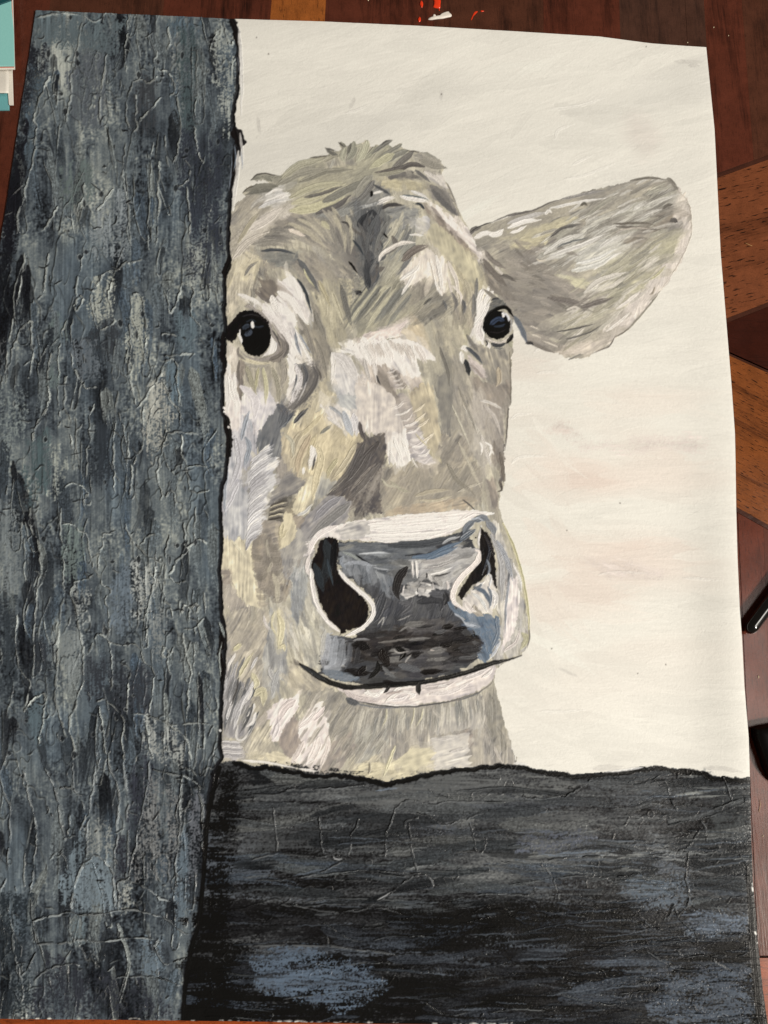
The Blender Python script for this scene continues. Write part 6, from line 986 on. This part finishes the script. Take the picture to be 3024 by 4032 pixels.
# skirt and underside give the board its thickness
def ring(idx):
    top = Vall[idx]; lo = top.copy(); lo[:, 2] -= .0009; mid = top.copy()
    return top, lo
bI = np.r_[VID[0, :], VID[1:, -1], VID[-1, ::-1][1:], VID[::-1, 0][1:-1]]
top, lo = ring(bI); n_ = len(bI); ii = np.arange(n_); jj = (ii + 1) % n_
eV = np.vstack([top, lo]); eQ = np.stack([ii, jj, jj + n_, ii + n_], -1); 
eC = np.tile(Call[bI] * np.array([.9, .9, .88, 1], np.float32), (2, 1)); WHT = np.array([[.74, .73, .68, 1.0]], np.float32)
us = np.arange(0, NU + 1, 16); us[-1] = NU; vs = np.arange(0, NV + 1, 16); vs[-1] = NV
bot = Pt[np.ix_(vs, us)].copy(); bot[..., 2] = lift[np.ix_(vs, us)] - .0007 if lift.shape == Xg.shape else bot[..., 2] - .0012
nb_ = len(eV); bid = (np.arange(bot.shape[0] * bot.shape[1]) + nb_).reshape(bot.shape[:2])
bQ = np.stack([bid[:-1, :-1], bid[:-1, 1:], bid[1:, 1:], bid[1:, :-1]], -1).reshape(-1, 4)
eV = np.vstack([eV, bot.reshape(-1, 3)]); eQ = np.vstack([eQ, bQ]); eC = np.vstack([eC, np.tile(WHT, (bot.shape[0] * bot.shape[1], 1))])
piece('paper_sheet', lab == 0, m_bg, painting, (eV, eQ, eC))
piece('painted_post', lab == 1, m_dark, painting)['label'] = 'weathered slate blue fence post in thick cracked paste down the left side'
piece('painted_rail', lab == 2, m_dark, painting)['label'] = 'near black fence rail brushed across the bottom'
pcow = piece('painted_cow', lab == 3, m_cow, painting); pcow['label'] = 'pale khaki grey cow head and neck in loose brush strokes'
piece('painted_ear', lab == 4, m_cow, pcow)
piece('painted_eye', lab == 5, m_eye, pcow)['label'] = 'larger dark eye beside the fence post'
piece('painted_eye', lab == 6, m_eye, pcow)['label'] = 'smaller dark eye below the ear'
piece('painted_nose', lab == 7, m_nose, pcow)['label'] = 'charcoal and blue grey nose pad under a white brush band'
piece('painted_nostril', lab == 8, m_nose, pcow)['label'] = 'large comma shaped black nostril nearest the post'
piece('painted_nostril', lab == 9, m_nose, pcow)['label'] = 'narrow black nostril at the far side of the muzzle'

# ---------------------------------------------------------------- things on the table
def plain(name, c, rough=.5, spec=.5, bump=0.0, sc=900, coat=0.0, c2=None):
    m, nt, b = nodes(name); L = nt.links.new
    tc = N(nt, 'ShaderNodeTexCoord'); t = N(nt, 'ShaderNodeTexNoise'); t.inputs['Scale'].default_value = sc; t.inputs['Detail'].default_value = 4; L(tc.outputs['Object'], t.inputs[0])
    mx = N(nt, 'ShaderNodeMix', data_type='RGBA'); L(t.outputs[0], mx.inputs[0]); mx.inputs[6].default_value = rgba(c2 or tuple(v_ * .93 for v_ in c)); mx.inputs[7].default_value = rgba(c)
    L(mx.outputs[2], b.inputs['Base Color']); b.inputs['Roughness'].default_value = rough; b.inputs['Specular IOR Level'].default_value = spec; b.inputs['Coat Weight'].default_value = coat; b.inputs['Coat Roughness'].default_value = .08
    if bump:
        bp = N(nt, 'ShaderNodeBump'); bp.inputs['Strength'].default_value = bump; bp.inputs['Distance'].default_value = .0003; L(t.outputs[0], bp.inputs['Height']); L(bp.outputs[0], b.inputs['Normal'])
    return m
def flat(name, px, z0, z1, mat, parent=None, zpx=None, inset=.0002):
    """a thin solid with a softened top edge standing on height z0"""
    q = plane_pt([p[0] for p in px], [p[1] for p in px], z1 if zpx is None else zpx)[:, :2]; n = len(q)
    c = q.mean(0); d = c - q; qi = q + d / np.linalg.norm(d, axis=1)[:, None] * inset; e = min(inset, (z1 - z0) * .4)
    V = [(*p, z0) for p in q] + [(*p, z1 - e) for p in q] + [(*p, z1) for p in qi]; Fs = []
    area = sum(q[i][0] * q[(i + 1) % n][1] - q[(i + 1) % n][0] * q[i][1] for i in range(n))
    for i in range(n):
        j = (i + 1) % n; Fs += [(i, j, n + j, n + i), (n + i, n + j, 2 * n + j, 2 * n + i)]
    Fs.append(tuple(range(2 * n, 3 * n))); Fs.append(tuple(range(n - 1, -1, -1)))
    if area < 0: Fs = [f[::-1] for f in Fs]
    return obj(name, V, Fs, mat, parent)
teal = plain('teal_card_stock', (150, 212, 210), .55, .4, .1, c2=(138, 202, 200)); teal2 = plain('deep_teal_card', (112, 178, 184), .55, .4, .1)
white = plain('white_paper', (236, 232, 224), .6, .3, .1); pink = plain('salmon_card', (206, 128, 110), .6, .3)
dteal = plain('dark_teal_cover', (20, 78, 86), .4, .5)
e1 = plane_pt(-40, 420)
flat_o = tag(flat('envelope', [(-330, 300), (34, 300), (35, 432), (-330, 434)], .0002, .0012, teal2), 'teal envelope lowest in the small pile at the table corner', 'envelope')
tag(flat('card', [(-300, 250), (47, 250), (52, 412), (36, 412), (30, 330), (-300, 330)], .0013, .0021, white), 'narrow white card sticking out under the teal notepad', 'card')
# curled white sheet
Vc = []; Fc = []; nseg = 12
for k in range(nseg + 1):
    a = k / nseg; yy_ = 262 + 104 * a; zz = .0024 + .0030 * math.sin(a * math.pi * .62)
    for x_ in (-300, 20, 33 + 2 * math.sin(a * 3)): Vc.append(plane_pt(x_, yy_, zz))
for k in range(nseg):
    for j in range(2): i0 = k * 3 + j; Fc.append((i0, i0 + 1, i0 + 4, i0 + 3)[::-1])
cs = tag(obj('paper_sheet', Vc, Fc, white, None, True), 'white paper with a curled lower edge in the pile by the table corner', 'paper')
sm_ = cs.modifiers.new('thickness', 'SOLIDIFY'); sm_.thickness = .00025
pad = tag(empty('notepad', tuple(plane_pt(-120, 120, 0))), 'teal covered notepad on top of the small pile at the table corner', 'notepad')
flat('pages', [(-330, -300), (41, -300), (57, 270), (-330, 277)], .0056, .0066, white, pad); flat('divider_sheet', [(-330, -300), (39, -300), (54, 264), (-330, 269)], .0067, .0072, pink, pad)
flat('cover', [(-330, -300), (38, -300), (44, 30), (52, 120), (55, 258), (-330, 262)], .0073, .0082, teal, pad)
# the dark strap that crosses the cover's upper corner
flat('corner_band', [(-330, -300), (30, -300), (42, -60), (45, 0), (0, 16), (-330, 80)], .0083, .0090, dteal, pad)

red = plain('vermilion_paint', (232, 66, 26), .3, .6, .3, 400, c2=(214, 48, 16)); wpaint = plain('white_paint', (232, 226, 218), .35, .5, .5, 500)
dustm = plain('cream_crumb', (222, 208, 176), .7, .3, .3)
def blob(name, pts, h, mat, label, cat, group=None):
    """dried paint: an irregular pool with a domed top"""
    q = plane_pt([p[0] for p in pts], [p[1] for p in pts])[:, :2]; q = smooth(np.vstack([q, q[:1]]), 5)[:-1]; c = q.mean(0); n = len(q); V = []; Fs = []
    lv = ((1, 0), (.93, .45), (.75, .8), (.45, .97), (.15, 1))
    for s_, hh in lv: V += [(*(c + (p - c) * s_), .00004 + h * hh) for p in q]
    for k in range(len(lv) - 1):
        for i in range(n): j = (i + 1) % n; Fs.append((k * n + i, k * n + j, (k + 1) * n + j, (k + 1) * n + i))
    Fs.append(tuple(range((len(lv) - 1) * n, len(lv) * n)))
    area = sum(q[i][0] * q[(i + 1) % n][1] - q[(i + 1) % n][0] * q[i][1] for i in range(n))
    if area < 0: Fs = [f[::-1] for f in Fs]
    return tag(obj(name, V, Fs, mat, None, True), label, cat, group)
G_ = 'dried paint drips on the table beyond the painting'
blob('paint_drip', [(1652, 18), (1655, 6), (1660, 3), (1665, 10), (1666, 20), (1662, 30), (1657, 28)], .0007, red, 'slim oval orange red paint drip left of the square one', 'paint drip', G_)
blob('paint_drip', [(1706, 28), (1708, 6), (1704, 0), (1712, -12), (1730, -10), (1735, 4), (1734, 18), (1733, 32), (1722, 33), (1712, 31)], .0009, red, 'large squarish orange red paint drip above the white smear', 'paint drip', G_)
blob('paint_drip', [(1644, 78), (1649, 69), (1653, 67), (1657, 74), (1656, 84), (1649, 87)], .0007, red, 'small round orange red drip closest to the painting', 'paint drip', G_)
blob('paint_drip', [(1727, 38), (1729, 36), (1732, 39), (1729, 43)], .0003, red, 'tiny red dot between the square drip and the white smear', 'paint drip', G_)
blob('paint_drip', [(1862, 58), (1868, 48), (1876, 44), (1881, 46), (1874, 54), (1870, 58), (1862, 66), (1860, 74), (1856, 80), (1856, 72)], .0002, red, 'thin scraped red streak right of the white smear', 'paint drip', G_)
blob('paint_drip', [(1892, 44), (1896, 41), (1906, 43), (1903, 46), (1896, 47)], .0002, red, 'faint small red dash farthest right of the drips', 'paint drip', G_)
blob('paint_smear', [(1686, 78), (1688, 72), (1700, 70), (1712, 68), (1730, 64), (1738, 56), (1752, 49), (1766, 46), (1770, 50), (1778, 58), (1776, 66), (1760, 70), (1742, 74), (1720, 76), (1700, 79)], .0010, wpaint, 'white dried paint smear on the table near the orange red drips', 'paint smear')
blob('paint_smear', [(1704, 66), (1706, 58), (1712, 57), (1716, 62), (1711, 68), (1706, 68)], .0006, wpaint, 'small white paint fleck touching the long white smear', 'paint smear')
for i, (x, y, w_, h_, lb) in enumerate(((2707, 168, 2, 2, 'white speck just above the painting near its top corner'), (2810, 108, 2, 2.4, 'pale speck on the red board right of the painting corner'), (2868, 141, 1.8, 1.8, 'pale speck on the board farthest from the painting'), (2986, 2665, 2, 6.5, 'cream sliver of grit between the pen and the black dish'), (3003, 3291, 2.6, 2.2, 'cream crumb on the board beside the fence rail corner'), (2954, 2843, 1.8, 1.8, 'tiny cream crumb beside the cream painting edge'), (1450, 2, 2.6, 2, 'white speck above the middle of the painting'))):
    blob('crumb', [(x + w_ * math.cos(t_), y + h_ * math.sin(t_)) for t_ in np.linspace(0, 6.28, 8)[:-1]], .0004, dustm, lb, 'crumb', 'crumbs of paint and dust on the table')
def tube(name, pts, rad, mat, parent=None, nseg=14, smooth_=True):
    pts = [np.array(p, float) for p in pts]; V = []; Fs = []; n = len(pts)
    for i, p in enumerate(pts):
        d = pts[min(i + 1, n - 1)] - pts[max(i - 1, 0)]; d /= np.linalg.norm(d); a = np.cross(d, [0, 0, 1.0]); a /= np.linalg.norm(a); b_ = np.cross(a, d)
        r_ = rad[i] if hasattr(rad, '__len__') else rad
        V += [p + r_ * (a * math.cos(t_) + b_ * math.sin(t_)) for t_ in np.linspace(0, 2 * math.pi, nseg, endpoint=False)]
    for i in range(n - 1):
        for j in range(nseg): k = (j + 1) % nseg; Fs.append((i * nseg + j, (i + 1) * nseg + j, (i + 1) * nseg + k, i * nseg + k))
    Fs.append(tuple(range(nseg))); Fs.append(tuple(range(n * nseg - 1, (n - 1) * nseg - 1, -1)))
    return obj(name, V, Fs, mat, parent, smooth_)
hair = plain('pale_fibre', (206, 180, 140), .6, .3)
tag(tube('fibre', [plane_pt(2991, 3150, .0004), plane_pt(2995, 3168, .0006), plane_pt(2992, 3180, .0004), plane_pt(2988, 3197, .0003)], .00013, hair, None, 6), 'bent pale fibre on the table beside the fence rail corner', 'fibre')
pinm = plain('pale_splinter', (190, 150, 100), .6, .3)
tag(tube('splinter', [plane_pt(2934, 957, .0004), plane_pt(2948, 963, .0003), plane_pt(2962, 968, .0002)], [.0003, .00014, .0001], pinm, None, 6), 'tiny pale splinter on the tan board right of the ear', 'splinter')
# black pen / brush handle
blk = plain('glossy_black_lacquer', (10, 11, 11), .12, .6, 0, coat=.6)
R_ = .0040; p0 = plane_pt(2957, 2470, R_); p1 = plane_pt(3024 + 24, 2470 - 122, R_); dr = (p1 - p0) / np.linalg.norm(p1 - p0); dr[2] = 0
br_ = tag(empty('paintbrush', tuple(p0 - [0, 0, R_])), 'glossy black rounded brush handle pointing at the right edge of the painting', 'paintbrush')
prof = [(-.0039, .0006), (-.0037, .0014), (-.0031, .0023), (-.0020, .0032), (-.0006, .0038), (.001, R_), (.02, R_ * 1.02), (.06, R_ * 1.04), (.09, R_ * .85), (.115, R_ * .66)]
tube('handle', [p0 + dr * s_ for s_, _r in prof], [r_ for _s, r_ in prof], blk, br_, 28)
steel = plain('nickel_ferrule', (190, 188, 182), .3, .6); steel.node_tree.nodes['Principled BSDF'].inputs['Metallic'].default_value = 1
tube('ferrule', [p0 + dr * .1151, p0 + dr * .125, p0 + dr * .14], [R_ * .72, R_ * .8, R_ * .8], steel, br_, 24)
bris_m = plain('brush_bristles', (70, 48, 30), .7, .3, .6, 1500)
tube('bristles', [p0 + dr * .1401, p0 + dr * .15, p0 + dr * .163], [R_ * .74, R_ * .8, R_ * .3], bris_m, br_, 20)
# black dish reaching into the frame
dish = [(2967, 2867), (2995, 2860), (3024, 2854), (3100, 2846), (3220, 2880), (3280, 2980), (3240, 3090), (3140, 3120), (3060, 3090), (3019, 3040), (3001, 2989), (2985, 2945), (2972, 2905)]
q = plane_pt([p[0] for p in dish], [p[1] for p in dish], .004); q = smooth(np.vstack([q, q[:1]]), 4)[:-1]; c = q.mean(0); n = len(q); V = []; Fs = []
lv = ((.985, .0002), (1, .0015), (1.0, .0035), (.985, .0052), (.95, .0066), (.88, .0080), (.74, .0092), (.5, .0100), (.2, .0103))
for s_, z_ in lv: V += [(*(c + (p - c) * s_)[:2], z_) for p in q]
for k in range(len(lv) - 1):
    for i in range(n): j = (i + 1) % n; Fs.append((k * n + i, k * n + j, (k + 1) * n + j, (k + 1) * n + i)[::-1])
Fs.append(tuple(range((len(lv) - 1) * n, len(lv) * n))[::-1])
blk2 = plain('satin_black_plastic', (9, 9, 10), .45, .25)
tag(obj('dish', V, Fs, blk2, None, True), 'black rounded dish turned upside down at the right edge below the brush handle', 'dish')
